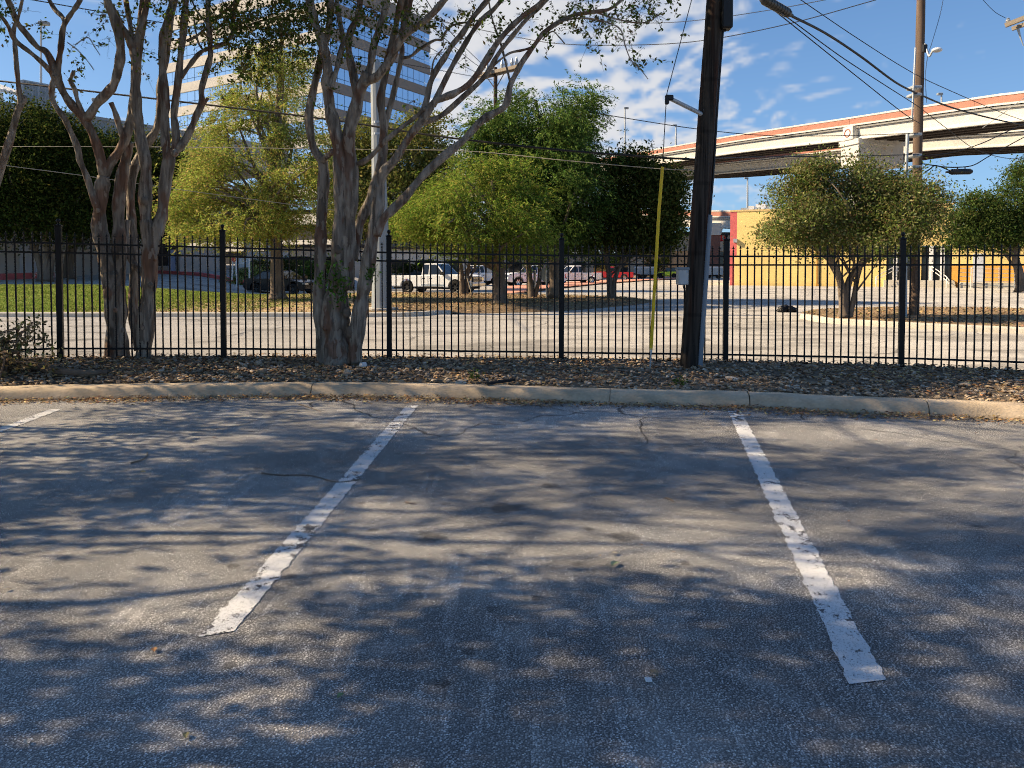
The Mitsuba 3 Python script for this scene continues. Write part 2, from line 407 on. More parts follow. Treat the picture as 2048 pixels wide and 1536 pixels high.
def yellowwall(p, n, uv):
    s = 0.902 * p.x - 0.432 * p.y
    row = dr.abs(frac(p.z / 0.2) - 0.5); col = dr.abs(frac(s / 0.4 + 0.5 * dr.floor(p.z / 0.2)) - 0.5)
    joint = dr.maximum(smoothstep(0.40, 0.5, row), smoothstep(0.45, 0.5, col) * 0.6)
    a = fbm(s * 0.6, p.z * 0.9, 0.0, 3)
    return mi.Color3f(0.80, 0.60, 0.235) * (0.88 + 0.24 * a) * (1 - 0.16 * joint) * (1 - 0.18 * smoothstep(0.5, 0.0, p.z))


scene["mat_yellowwall"] = pr(mikit.proc(yellowwall), 0.8, 0.2)
scene["mat_orangewall"] = pr(mikit.proc(lambda p, n, uv: mi.Color3f(0.72, 0.37, 0.08) * (0.85 + 0.3 * fbm(p.x, p.y, p.z * 2, 3))), 0.8, 0.2)
scene["mat_bridge"] = pr(mikit.proc(lambda p, n, uv: mi.Color3f(0.55, 0.54, 0.505) * (0.82 + 0.22 * fbm(p.x * 0.4, p.y * 0.4, p.z * 0.8, 4) + 0.1 * fbm(p.x * 3, p.y * 3, p.z * 0.7, 2))), 0.8, 0.2)
scene["mat_terracotta"] = pr(mikit.proc(lambda p, n, uv: mi.Color3f(0.37, 0.17, 0.125) * (0.85 + 0.3 * fbm(p.x * 0.6, p.y * 0.6, p.z * 2, 3))), 0.8, 0.2)
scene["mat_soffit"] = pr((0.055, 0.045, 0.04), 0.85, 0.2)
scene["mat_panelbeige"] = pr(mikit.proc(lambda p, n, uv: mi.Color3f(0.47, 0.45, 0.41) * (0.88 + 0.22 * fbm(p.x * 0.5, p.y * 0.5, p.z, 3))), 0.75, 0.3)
scene["mat_towerglass"] = pr((0.52, 0.62, 0.74), 0.07, 0.5, 0.92)
scene["mat_greywall"] = pr(mikit.proc(lambda p, n, uv: mi.Color3f(0.40, 0.39, 0.37) * (0.8 + 0.3 * fbm(p.x * 0.7, p.y * 0.7, p.z, 3) + 0.1 * fbm(p.x * 5, p.y * 5, p.z * 5, 2))), 0.85, 0.2)
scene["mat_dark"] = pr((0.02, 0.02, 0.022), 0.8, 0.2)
scene["mat_brickwalk"] = pr(mikit.proc(lambda p, n, uv: mi.Color3f(0.50, 0.24, 0.17) * (0.75 + 0.5 * fbm(p.x * 2, p.y * 2, 0.0, 3))), 0.85, 0.2)
scene["mat_timber"] = pr((0.27, 0.23, 0.18), 0.85, 0.2)
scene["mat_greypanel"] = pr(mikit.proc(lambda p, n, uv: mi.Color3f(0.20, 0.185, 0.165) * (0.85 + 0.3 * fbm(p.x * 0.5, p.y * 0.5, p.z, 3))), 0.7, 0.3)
scene["mat_doorpale"] = pr((0.52, 0.55, 0.60), 0.6, 0.3)
scene["mat_doorblue"] = pr((0.20, 0.27, 0.42), 0.6, 0.3)
scene["mat_lamp"] = {"type": "diffuse", "reflectance": rgb(0.9, 0.9, 0.85)}
scene["mat_signgrey"] = pr((0.42, 0.46, 0.48), 0.6, 0.3)
scene["mat_copingtan"] = pr((0.68, 0.50, 0.24), 0.8, 0.2)
scene["mat_brownpipe"] = pr((0.42, 0.22, 0.05), 0.7, 0.3)
scene["mat_brownbrick"] = pr((0.20, 0.10, 0.08), 0.85, 0.2)
scene["mat_tanwall"] = pr((0.52, 0.38, 0.27), 0.8, 0.2)
scene["mat_redsign"] = pr((0.65, 0.02, 0.02), 0.6, 0.3)
scene["mat_poleb"] = pr(mikit.proc(lambda p, n, uv: mix((0.055, 0.038, 0.028), (0.19, 0.135, 0.10), fbm(p.x * 22, p.y * 22, p.z * 0.8, 4))), 0.85, 0.2)
scene["mat_case"] = pr((0.02, 0.021, 0.023), 0.45, 0.4)
scene["mat_palesteel"] = pr(mikit.proc(lambda p, n, uv: mi.Color3f(0.25, 0.28, 0.30) * (0.72 + 0.45 * fbm(p.x * 3, p.y * 3, p.z * 2, 4))), 0.6, 0.4)
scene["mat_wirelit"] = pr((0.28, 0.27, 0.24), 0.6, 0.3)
scene["mat_signback"] = pr((0.42, 0.42, 0.38), 0.55, 0.4, 0.3)
scene["mat_bag"] = pr((0.005, 0.005, 0.006), 0.4, 0.2)
# ---------------------------------------------------------------- ground, parking lot, kerb
rng = np.random.default_rng(7)
KB = np.array([G(px, py)[:2] for px, py in [(-500, 830), (-250, 815), (0, 804), (300, 798), (620, 795), (900, 799), (1220, 810), (1500, 817), (1680, 827), (1860, 834), (2048, 843), (2300, 864), (2700, 905)]])
KB = spline(KB, 10)                                   # foot of the kerb, left to right
KW = 0.30                                             # from its foot to its back edge
_t = np.gradient(KB, axis=0); _t /= np.linalg.norm(_t, axis=1, keepdims=True)
KBACK = KB + np.stack([-_t[:, 1], _t[:, 0]], 1) * KW


def bedz0(x):                                         # level of the bed along the fence
    return np.interp(x, [-9, -6.4, -4.2, -1.9, 0.8, 3.2, 5.7, 8], [0.33, 0.33, 0.29, 0.235, 0.205, 0.185, 0.17, 0.16])


FENCE = np.array([[-8.45, 9.65], [-6.38, 10.43], [-4.245, 10.87], [-1.87, 11.26], [0.757, 11.32], [3.23, 11.17], [5.67, 10.75], [7.92, 10.0]])
RAILZ = [1.98, 1.96, 1.911, 1.848, 1.804, 1.789, 1.787, 1.786]
BACK = np.vstack([[-16, 5.5], FENCE + [0, 0.25], [11, 8.3]])

struct("ground", (np.array([[-1500, -300, -0.30], [1500, -300, -0.30], [1500, 2500, -0.30], [-1500, 2500, -0.30]], float), np.array([[0, 1, 2, 3]])), "mat_earth")
lot = np.vstack([[[-40, -18], [40, -18], [40, KB[-1][1]]], (KB + (KBACK - KB) * 0.1)[::-1], [[-40, KB[0][1]]]])
struct("parking_lot", flat(lot, 0.0), "mat_asphalt", label="dark weathered asphalt parking lot in dappled shade")


def stripe(a, b, w, seed, wave=0.0):
    r = np.random.default_rng(seed)
    n = 140
    t = np.linspace(0, 1, n)[:, None]
    a, b = np.asarray(a)[:2], np.asarray(b)[:2]
    d = (b - a) / np.linalg.norm(b - a); s = np.array([-d[1], d[0]])
    mid = a + (b - a) * t + s * (wave * np.sin(t * 5.0 + seed))
    L = mid + s * (w / 2 + r.normal(size=(n, 1)) * 0.005)
    R = mid - s * (w / 2 + r.normal(size=(n, 1)) * 0.005)
    L[-1] -= d * 0.03; R[-1] += d * 0.03
    v = np.column_stack([np.vstack([L, R]), np.full(2 * n, 0.004)])
    k = np.arange(n - 1)
    return v, np.stack([n + k, n + k + 1, k + 1, k], 1)


part("parking_lot", "painted_line", stripe(G(825, 811), G(432, 1270), 0.14, 1), "mat_paint")
part("parking_lot", "painted_line", stripe(G(1469, 823), G(1736, 1366), 0.145, 2), "mat_paint")
part("parking_lot", "painted_line", stripe(G(112, 819), G(-700, 1120), 0.13, 3), "mat_paint")

# kerb: separate segments with open joints between them
PROF = [(0.0, -0.05), (0.0, 0.0), (0.018, 0.035), (0.04, 0.085), (0.062, 0.118), (0.095, 0.14), (0.15, 0.15), (0.24, 0.152), (0.30, 0.15), (0.30, -0.05)]
PROF = [(a, z) for a, z in PROF]
seg = np.linalg.norm(np.diff(KB, axis=0), axis=1); S = np.concatenate([[0], np.cumsum(seg)])


def s_at(px, py):
    return S[np.argmin(np.linalg.norm(KB - G(px, py)[:2], axis=1))]


cuts = [0.0, s_at(-180, 812), s_at(619, 795), s_at(1222, 810), s_at(1511, 818), s_at(1860, 834), s_at(2500, 880), S[-1]]
labels["kerb"] = {"kind": "structure", "label": "tan concrete kerb along the gravel bed"}
for i, (a, b) in enumerate(zip(cuts[:-1], cuts[1:])):
    g = 0.006 if i != 3 else 0.003
    ss = np.linspace(a + g, b - 0.006, max(12, int((b - a) / 0.06)))
    path = np.stack([np.interp(ss, S, KB[:, 0]), np.interp(ss, S, KB[:, 1])], 1)
    v, f = sweep(path, PROF)
    v = v + ((meshkit.fbm(v * 7, 3, 2) - 0.5) * 0.012)[:, None] * [1, 1, 0.8] * (v[:, 2:3] > 0.01)
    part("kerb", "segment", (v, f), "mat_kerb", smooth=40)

# gravel bed behind the kerb, rising to the fence
xs = np.linspace(-13, 11, 120); ts = np.linspace(0, 1, 16)
y0 = np.interp(xs, KBACK[:, 0], KBACK[:, 1]); y1 = np.interp(xs, BACK[:, 0], BACK[:, 1])


def bed(x, y):
    a = np.interp(x, KBACK[:, 0], KBACK[:, 1]); b = np.interp(x, BACK[:, 0], BACK[:, 1])
    t = np.clip((y - a) / (b - a + 1e-6), 0, 1)
    z = 0.125 + (bedz0(x) - 0.125) * (t ** 0.8)
    return z + 0.05 * (meshkit.fbm(np.stack([x * 1.3, y * 1.9, 0 * x], -1), 3, 4) - 0.45) * np.sin(np.pi * np.clip(t, 0, 1)) ** 0.5


X = np.repeat(xs[:, None], len(ts), 1); Y = y0[:, None] + (y1 - y0)[:, None] * ts
V = np.stack([X, Y, bed(X, Y)], -1)
Vb = V[:, -1:].copy(); Vb[..., 2] = -0.2
V = np.concatenate([V, Vb], 1); m = V.shape[1]
i, j = np.meshgrid(np.arange(len(xs) - 1), np.arange(m - 1), indexing="ij")
struct("gravel_bed", (V.reshape(-1, 3), np.stack([i * m + j, (i + 1) * m + j, (i + 1) * m + j + 1, i * m + j + 1], -1).reshape(-1, 4)), "mat_earth", smooth=True, label="bed of river gravel and dead leaves below the fence")
ico = trimesh.creation.icosphere(subdivisions=1)
STONEC = np.array([[0.30, 0.25, 0.20], [0.38, 0.34, 0.29], [0.24, 0.19, 0.15], [0.42, 0.36, 0.28], [0.20, 0.17, 0.15], [0.33, 0.25, 0.18], [0.50, 0.47, 0.43]])


def stones(r, n, size, xr=(-11.5, 10.0)):
    x = r.uniform(*xr, n); t = r.random(n)
    a = np.interp(x, KBACK[:, 0], KBACK[:, 1]); b = np.interp(x, BACK[:, 0], BACK[:, 1])
    y = a + 0.02 + (b - a - 0.1) * t
    s = size * np.exp(r.normal(0, 0.28, n))
    th = r.uniform(0, 2 * np.pi, n)
    v0 = np.array(ico.vertices); k = len(v0)
    sc = np.stack([s, s * r.uniform(0.6, 0.9, n), s * r.uniform(0.30, 0.52, n)], 1)
    v = v0[None] * (1 + 0.16 * r.normal(size=(n, k, 1))) * sc[:, None] / 2
    tilt = r.normal(0, 0.3, n)
    v = np.stack([v[..., 0] * np.cos(tilt)[:, None] - v[..., 2] * np.sin(tilt)[:, None], v[..., 1], v[..., 0] * np.sin(tilt)[:, None] + v[..., 2] * np.cos(tilt)[:, None]], -1)
    c, q = np.cos(th)[:, None], np.sin(th)[:, None]
    v = np.stack([v[..., 0] * c - v[..., 1] * q, v[..., 0] * q + v[..., 1] * c, v[..., 2]], -1)
    v += np.stack([x, y, bed(x, y) + 0.012 + 0.022 * r.random(n)], 1)[:, None]
    col = STONEC[r.integers(0, len(STONEC), n)] * r.uniform(0.5, 1.35, (n, 1)) * [1.0, 0.9, 0.78]
    return v, np.array(ico.faces), col


v, f, c = stones(np.random.default_rng(11), 12500, 0.046)
part("gravel_bed", "small_stones", ((v.reshape(-1, 3)), (f[None] + np.arange(len(v))[:, None, None] * v.shape[1]).reshape(-1, 3)), "mat_vc", smooth=True, color=np.repeat(c, v.shape[1], 0), kind="stuff")
v, f, c = stones(np.random.default_rng(12), 240, 0.082, (-8, 7.6))
for q in range(len(v)):
    part("gravel_bed", "stone", (v[q], f), "mat_vc", smooth=True, color=np.repeat(c[q:q + 1], v.shape[1], 0))

# dead leaves: on the bed, and drifted along the foot of the kerb
DEAD = [(0.28, 0.16, 0.075), (0.40, 0.27, 0.12), (0.16, 0.09, 0.05), (0.50, 0.38, 0.20), (0.33, 0.17, 0.065), (0.11, 0.065, 0.04)]
r = np.random.default_rng(21)
x = r.uniform(-11, 10, 13000); a = np.interp(x, KBACK[:, 0], KBACK[:, 1]); b = np.interp(x, BACK[:, 0], BACK[:, 1])
keep = meshkit.fbm(np.stack([x * 0.9, 0 * x, 0 * x], -1), 3, 8) + r.normal(0, 0.14, len(x)) + 0.06 * (x < 1.0) > 0.44
x, a, b = x[keep], a[keep], b[keep]
y = a + (b - a) * np.clip(r.random(len(x)) ** 0.7, 0.02, 0.97)
pts1 = np.stack([x, y, bed(x, y) + 0.035 + 0.02 * r.random(len(x))], 1)
s = r.uniform(0, S[-1], 9000)
dens = meshkit.fbm(np.stack([s * 0.8, 0 * s, 0 * s], -1), 3, 31) * 1.5 - 0.28
keep = r.random(len(s)) < np.clip(dens, 0.04, 1)
s = s[keep]; off = np.abs(r.normal(0, 0.11, len(s))) * (0.5 + np.clip(dens[keep], 0, 1)) + 0.012
px_, py_ = np.interp(s, S, KB[:, 0]), np.interp(s, S, KB[:, 1])
tx, ty = np.interp(s, S, _t[:, 0]), np.interp(s, S, _t[:, 1])
pts2 = np.stack([px_ + ty * off, py_ - tx * off, 0.012 + 0.05 * r.random(len(s)) * np.clip(1 - off / 0.2, 0, 1)], 1)
n3 = 260
q = np.stack([r.uniform(-7, 7, n3), r.uniform(4.0, 8.6, n3)], 1)
q = q[q[:, 1] < np.interp(q[:, 0], KB[:, 0], KB[:, 1]) - 0.05]
pts3 = np.column_stack([q, np.full(len(q), 0.012)])
for nm, pts, sz, lab in (("leaf_litter", pts1, 0.055, "brown dead leaves scattered over the gravel bed below the fence"), ("leaf_litter", pts2, 0.045, "drift of dry brown leaves along the foot of the near kerb"), ("leaf_litter", pts3, 0.020, "tiny bits of dry leaf strewn over the asphalt near the kerb")):
    (v, f), c = leaves(r, pts, sz, 0.6, up=0.0, fold=0.3, col=DEAD, var=0.3)
    cen = np.repeat(pts[:, 2], 4); v[:, 2] = cen + (v[:, 2] - cen) * 0.35
    v[:, 2] = np.maximum(v[:, 2], 0.005)
    k = thing(nm, lab, "leaves", kind="stuff")
    scene[k] = mikit.ply((v, f), "mat_vc", color=c)

# single leaves lying on the lot
LONE = [(308, 1304, "orange curled", (0.55, 0.26, 0.08), 0.05), (264, 1392, "small pale grey", (0.36, 0.37, 0.33), 0.035), (681, 1396, "green oval", (0.17, 0.24, 0.07), 0.045), (372, 1476, "brown and green oval", (0.27, 0.24, 0.09), 0.045), (54, 1489, "pale grey rounded", (0.42, 0.42, 0.38), 0.04),
        (14, 1182, "cream", (0.55, 0.48, 0.36), 0.045), (1228, 1110, "pale tan domed", (0.46, 0.40, 0.30), 0.055), (1229, 1132, "lobed pale green", (0.30, 0.36, 0.20), 0.085), (1308, 1351, "brown cupped", (0.22, 0.17, 0.10), 0.06), (286, 946, "yellow", (0.56, 0.45, 0.14), 0.05), (364, 955, "pale yellow", (0.5, 0.44, 0.24), 0.04), (572, 1212, "small white", (0.55, 0.55, 0.52), 0.025), (429, 877, "russet", (0.36, 0.16, 0.08), 0.05), (846, 910, "white", (0.6, 0.58, 0.52), 0.05)]
for q, (px, py, what, colr, sz) in enumerate(LONE):
    rr = np.random.default_rng(100 + q)
    c = G(px, py); th = rr.uniform(0, 6.28); n = 9
    sz *= 0.72; colr = tuple(0.8 * q_ + 0.06 for q_ in colr)
    prof = [(0, 0.06), (0.2, 0.55), (0.45, 0.85), (0.7, 0.7), (0.88, 0.38), (1, 0.03)]
    if "lobed" in what: prof = [(0, 0.05), (0.15, 0.2), (0.25, 0.75), (0.36, 0.25), (0.5, 0.9), (0.63, 0.3), (0.78, 0.65), (0.88, 0.25), (1, 0.04)]
    pts, fs = [], []
    for (u, w) in prof:
        for e in (-1, -0.5, 0, 0.5, 1):
            pts.append([(u - 0.5) * sz, e * w * sz * 0.42, 0.007 + abs(e) ** 2 * sz * 0.14 + sz * 0.12 * math.sin(u * 3.1)])
    for a in range(len(prof) - 1):
        for e in range(4): fs.append([a * 5 + e, (a + 1) * 5 + e, (a + 1) * 5 + e + 1, a * 5 + e + 1])
    pts = np.array(pts); R = np.array([[math.cos(th), -math.sin(th), 0], [math.sin(th), math.cos(th), 0], [0, 0, 1]])
    k = thing("fallen_leaf", f"{what} fallen leaf lying on the asphalt" + {14: " at the left edge"}.get(px, ""), "leaf", "single leaves fallen on the asphalt")
    v = pts @ R.T + [c[0], c[1], 0]
    scene[k] = mikit.ply((v, np.array(fs)), "mat_vc", smooth=True, color=np.tile(np.array(colr), (len(v), 1)) * rr.uniform(0.85, 1.15, (len(v), 1)))
k = thing("paper_scrap", "tiny white scrap of paper beside the brown cupped leaf on the asphalt", "litter")
c = G(1296, 1361); scene[k] = mikit.ply(cbox((c[0] - 0.012, c[1] - 0.016, 0.002), (c[0] + 0.014, c[1] + 0.014, 0.006), 0.001), "mat_white")
for (pl, lab) in (([(524, 946), (560, 950), (620, 951), (668, 963), (700, 962), (722, 958)], "thin bent bare twig lying across the left painted line"), ([(262, 926), (285, 919), (295, 910), (294, 903)], "short curved twig on the asphalt near the left edge"), ([(812, 1003), (820, 1006), (832, 1006)], "short dark twig on the asphalt between the painted lines"), ([(1330, 995), (1342, 999), (1348, 1003)], "thin brown twig on the asphalt beside the right painted line"), ([(598, 808), (620, 815), (642, 823)], "straight dry twig on the asphalt below the kerb joint")):
    k = thing("twig", lab, "twig")
    scene[k] = mikit.ply(tube(spline([G(a, b, 0.008) for a, b in pl], 5), np.linspace(0.006, 0.003, (len(pl) - 1) * 5 + 1), 6), "mat_bark", smooth=True)
k = thing("crumpled_cup", "crumpled white paper cup on the gravel at the foot of the middle tree", "litter")
c = P(726, 733, 10.4); rr = np.random.default_rng(5)
v, f = np.array(trimesh.creation.icosphere(subdivisions=2).vertices), np.array(trimesh.creation.icosphere(subdivisions=2).faces)
v = v * (0.75 + 0.5 * meshkit.fbm(v * 2.2, 3, 9)[:, None]) * [0.06, 0.045, 0.04] + [c[0], c[1], bed(c[0], c[1]) + 0.05]
scene[k] = mikit.ply((v, f), "mat_white")

# ---------------------------------------------------------------- the fence
fk = thing("iron_fence", "black ornamental iron fence with spear topped pickets behind the gravel bed", "fence")
d = 0.0095
pm = [box((-d, -d, -1.60), (d, d, 0.055))]
pm.append(lathe([(0.001, 0.165), (0.006, 0.148), (0.011, 0.128), (0.006, 0.108), (0.005, 0.096), (0.013, 0.088), (0.013, 0.072), (0.009, 0.062), (0.009, 0.05)], 8))
pm.append(box((-0.023, -0.005, 0.112), (0.023, 0.005, 0.121)))
PR = np.random.default_rng(17)
picket = mikit.ply(cat(pm), "mat_fence")
ball = [(0.001, 0.105), (0.016, 0.101), (0.026, 0.09), (0.03, 0.075), (0.026, 0.06), (0.016, 0.05), (0.011, 0.044), (0.012, 0.034), (0.026, 0.026), (0.03, 0.02)]
postm = mikit.ply(cat([cbox((-0.038, -0.038, -1.72), (0.038, 0.038, 0.24), 0.003)]), "mat_fence")
capm = mikit.ply(cat([cbox((-0.047, -0.047, 0.2405), (0.047, 0.047, 0.258), 0.004), (lathe(ball, 16)[0] + [0, 0, 0.24], lathe(ball, 16)[1])]), "mat_fence", smooth=35)
for i, (p, z) in enumerate(zip(FENCE, RAILZ)):
    nb = FENCE[min(i + 1, len(FENCE) - 1)] - FENCE[max(i - 1, 0)]
    M = T4().translate([p[0], p[1], z]).rotate([0, 0, 1], math.degrees(math.atan2(nb[1], nb[0])))
    pk = part(fk, "post", {**postm, "to_world": M}, None)
    scene[pk + "__cap"] = {**capm, "to_world": M}
for i in range(len(FENCE) - 1):
    a, b = np.append(FENCE[i], RAILZ[i]), np.append(FENCE[i + 1], RAILZ[i + 1])
    L = np.linalg.norm(b - a); u = (b - a) / L
    for dz in (0, -0.13, -1.486):
        part(fk, "rail", beam(a + u * 0.04 + [0, 0, dz], b - u * 0.04 + [0, 0, dz], 0.026, 0.026), "mat_fence")
    n = int(round(L / 0.1035)) - 1
    for k in range(1, n + 1):
        q = a + (b - a) * (k / (n + 1))
        part(fk, "picket", {**picket, "to_world": T4().translate(list(q)).rotate([0, 0, 1], math.degrees(math.atan2(u[1], u[0]))).rotate([0, 1, 0], float(PR.normal(0, 0.10))).translate([0, 0, float(PR.normal(0, 0.003))])}, None)

# ---------------------------------------------------------------- crape myrtles by the fence
def wood(branches, seed=0):
    """branches: (survey pixels, radius at start and end in those pixels, distance at start and end)."""
    ms, tips = [], []
    for q, (pl, r0, r1, d0, d1) in enumerate(branches):
        n = len(pl)
        s = np.linspace(0, 1, n)
        w = [P(px, py, d0 + (d1 - d0) * k) for (px, py), k in zip(pl, s)]
        c = spline(w, 6)
        t = np.linspace(0, 1, len(c))
        rad = (r0 + (r1 - r0) * t) * (d0 + (d1 - d0) * t) / F
        rad = rad * (1 + 0.10 * np.sin(t * n * 2.3 + q) + 0.06 * np.sin(t * n * 5.1 + 2 * q))
        ms.append(tube(c, rad, 14 if r0 > 7 else 8, 0.11, seed + q, True, 0.07 if r0 > 9 else 0.03))
        if pl[-1][1] < 25: tips.append((c[-1], (c[-1] - c[-4]) / np.linalg.norm(c[-1] - c[-4]), rad[-1]))
    return ms, tips


def grow(rng, p, d, r, length, depth, out, ends):
    """Boughs beyond the frame: a wandering limb that forks."""
    n = 6; pts = [p]; q = d.copy()
    for k in range(n):
        q = q + rng.normal(0, 0.16, 3) + [0, 0, 0.05]; q /= np.linalg.norm(q)
        pts.append(pts[-1] + q * length / n)
    out.append(tube(pts, np.linspace(r, r * 0.6, n + 1), 6, 0.0))
    if depth == 0:
        ends.append(pts[-1]); return
    for k in range(2 if depth < 2 else 3):
        e = q + rng.normal(0, 0.42, 3) + [0, 0, 0.1]; e /= np.linalg.norm(e)
        grow(rng, pts[-1], e, r * 0.6, length * 0.72, depth - 1, out, ends)


LG = [(0.065, 0.105, 0.02), (0.09, 0.14, 0.028), (0.05, 0.08, 0.018), (0.14, 0.17, 0.04), (0.16, 0.12, 0.04)]


def leafmass(rng, clusters, depth, spread, size):
    out = []
    tw = []
    for (px, py, rx, ry, n) in clusters:
        m = max(3, n // 9)
        dd = rng.normal(depth, spread, m)
        u = rng.normal(size=(m, 2)) * 0.55
        for k in range(m):
            a = P(px + u[k, 0] * rx, py + u[k, 1] * ry, dd[k])
            e = rng.normal(size=3) * [0.16, 0.16, 0.12] + [0, 0, -0.04]
            t = rng.random((max(2, n // m), 1))
            out.append(a + e * t + rng.normal(0, 0.025, (len(t), 3)))
            tw.append(tube([a, a + e * 0.5, a + e], [0.003, 0.0025, 0.0015], 4, cap=False))
    return np.vstack(out), tw


def myrtle_tree(label, branches, clusters, depth, seed, above, base=None, over=(), group="crape myrtles in the gravel bed"):
    k = thing("crape_myrtle", label, "tree", group)
    r = np.random.default_rng(seed)
    ms, tips = wood(branches, seed)
    ends = []
    for p, d, rad in tips: grow(r, p, d, rad * 0.95, 0.8, 2, ms, ends)
    for o in over:                    # boughs that reach out over the lot, above the view
        o = np.array(o, float); st = min(ends, key=lambda e: np.linalg.norm(e - o))
        m_ = (st + o) / 2 + r.normal(0, 0.15, 3); ms.append(tube(spline([st, m_, o], 6), np.linspace(0.03, 0.014, 13), 6))
    pts, tw = leafmass(r, clusters, depth, 0.5, 0.05)
    part(k, "trunk", cat(ms), "mat_myrtle", smooth=True)
    part(k, "twigs", cat(tw), "mat_bark")
    (v, f), c = leaves(r, pts, 0.058, 0.52, 0.2, 0.3, 0.2, LG, 0.3)
    blobs = [((e[0], e[1], e[2]), (0.75, 0.75, 0.5), above) for e in ends if e[2] > 5.6] + [(tuple(o), (0.85, 0.75, 0.35), 620) for o in over]
    if blobs:
        hi = clump_pts(r, blobs, 0.17, 26)
        hi = hi[hi[:, 2] > 1.6 + 0.372 * hi[:, 1] + 0.05]
        (v2, f2), c2 = leaves(r, hi, 0.085, 0.55, 0.1, 0.3, 0.2, LG, 0.3)
        v, f, c = np.vstack([v, v2]), np.vstack([f, f2 + len(v)]), np.vstack([c, c2])
    part(k, "crown", (v, f), "mat_leaf", color=c)
    return k


T1 = [
    ([(235, 734), (233, 690), (231, 640), (228, 590), (222, 545)], 22, 18, 10.8, 10.8),
    ([(225, 575), (212, 520), (204, 480), (199, 450), (201, 406), (205, 372), (207, 352)], 15, 12, 10.8, 10.75),
    ([(232, 600), (238, 540), (239, 500), (239, 464), (238, 406), (246, 347), (254, 308), (257, 285)], 15, 9, 10.85, 10.9),
    ([(288, 733), (289, 690), (292, 640), (297, 590), (300, 540), (297, 490), (292, 440)], 16.5, 12.5, 10.75, 10.7),
    ([(278, 700), (268, 645), (266, 600), (269, 520), (264, 460), (262, 420), (262, 367), (270, 331), (277, 314), (293, 289), (312, 259), (318, 230), (321, 205), (320, 170), (330, 120), (336, 70), (345, 20), (352, -12)], 9.5, 6, 10.95, 11.6),
    ([(206, 356), (203, 328), (187, 275), (166, 236), (137, 203), (120, 172), (112, 146)], 9.5, 7, 10.75, 10.4),
    ([(113, 148), (94, 106), (75, 94), (52, 67), (36, 47), (24, 20), (10, -15)], 6.5, 4.5, 10.4, 9.9),
    ([(114, 152), (118, 120), (122, 94), (125, 62), (131, 42)], 5.5, 5, 10.4, 10.3),
    ([(131, 44), (145, 24), (156, 8), (166, -12)], 4.5, 4, 10.3, 10.2), ([(131, 44), (124, 33), (110, 19), (94, -8)], 4.5, 4, 10.3, 10.4),
    ([(107, 155), (98, 140), (84, 125), (62, 106), (31, 81), (16, 52), (4, 35), (-20, 8)], 5, 3.5, 10.4, 9.6),
    ([(198, 425), (189, 402), (172, 351), (160, 322), (154, 294), (137, 255), (127, 234), (112, 214), (103, 190), (106, 164), (110, 150)], 6.5, 4.5, 10.7, 10.35),
    ([(207, 356), (216, 333), (234, 308), (248, 285), (258, 250), (266, 205), (272, 160), (277, 110), (282, 60), (288, -12)], 9.5, 7, 10.75, 10.9),
    ([(168, 240), (178, 232), (195, 206), (216, 184), (228, 168), (236, 140), (241, 109), (239, 78), (231, 47), (219, 16), (212, -12)], 9, 8, 10.6, 10.3),
    ([(172, 240), (156, 203), (150, 180), (141, 163), (138, 158)], 4.5, 4, 10.55, 10.5), ([(140, 162), (144, 152), (148, 142)], 3.5, 3, 10.5, 10.45),
    ([(222, 205), (232, 230), (244, 270), (252, 300), (256, 330)], 5, 5.5, 10.6, 10.9),
    ([(292, 450), (289, 396), (291, 367), (291, 328), (283, 289), (277, 250), (272, 215), (270, 172), (271, 125), (267, 98)], 12, 8.5, 10.7, 10.6),
    ([(268, 104), (258, 78), (244, 55), (232, 34), (220, 10), (208, -14)], 7.5, 6, 10.6, 10.4), ([(269, 104), (278, 62), (288, 31), (297, -12)], 6.5, 5.5, 10.6, 10.7),
    ([(262, 92), (262, 60), (256, 25), (250, -12)], 5, 4.5, 10.6, 10.8),
    ([(301, 520), (310, 490), (318, 450), (325, 425), (331, 367), (340, 318), (349, 303)], 12, 10.5, 10.7, 10.8),
    ([(336, 335), (332, 298), (330, 269), (330, 230), (331, 205), (326, 154), (325, 103), (328, 68), (338, 34), (350, -12)], 8.5, 7.5, 10.8, 10.9),
    ([(346, 308), (352, 279), (350, 250), (348, 225), (355, 171), (362, 103), (366, 68), (370, 17), (373, -12)], 7.5, 6, 10.8, 11.0),
    ([(346, 310), (367, 285), (383, 255), (392, 232), (404, 205), (403, 178), (415, 135), (421, 110), (420, 85), (417, 45), (415, -12)], 7, 5, 10.8, 11.0),
    ([(400, 212), (408, 208), (416, 196)], 3.5, 3, 10.95, 10.95),
    ([(362, 155), (369, 145), (380, 130), (393, 113), (407, 101), (430, 94), (451, 85), (463, 70), (468, 55), (465, 38), (470, 15), (482, -10)], 4.5, 3.5, 10.9, 11.2),
    ([(419, 52), (404, 36), (392, 20)], 2.4, 1.8, 11, 11), ([(420, 50), (440, 30), (462, 12), (476, -8)], 3, 2.5, 11, 11.1), ([(420, 62), (440, 52), (452, 40), (462, 28)], 2.5, 2, 11, 11.1),
    ([(408, 102), (398, 88), (393, 70), (388, 40)], 2.2, 1.6, 11, 11), ([(373, 82), (390, 74), (405, 62), (418, 52)], 2.8, 2.4, 11, 11), ([(466, 62), (490, 55), (520, 42), (560, 38), (600, 50)], 2.4, 1.2, 11.2, 11.4),
    ([(300, 560), (262, 520), (252, 470), (256, 440)], 7, 6, 10.9, 11), ([(314, 470), (324, 440), (330, 410)], 6, 5, 10.85, 10.95),
    ([(150, 90), (175, 75), (190, 95), (200, 110)], 1.2, 0.8, 10.3, 10.2), ([(135, 85), (155, 100), (175, 122), (188, 140)], 1.2, 0.8, 10.3, 10.2),
]
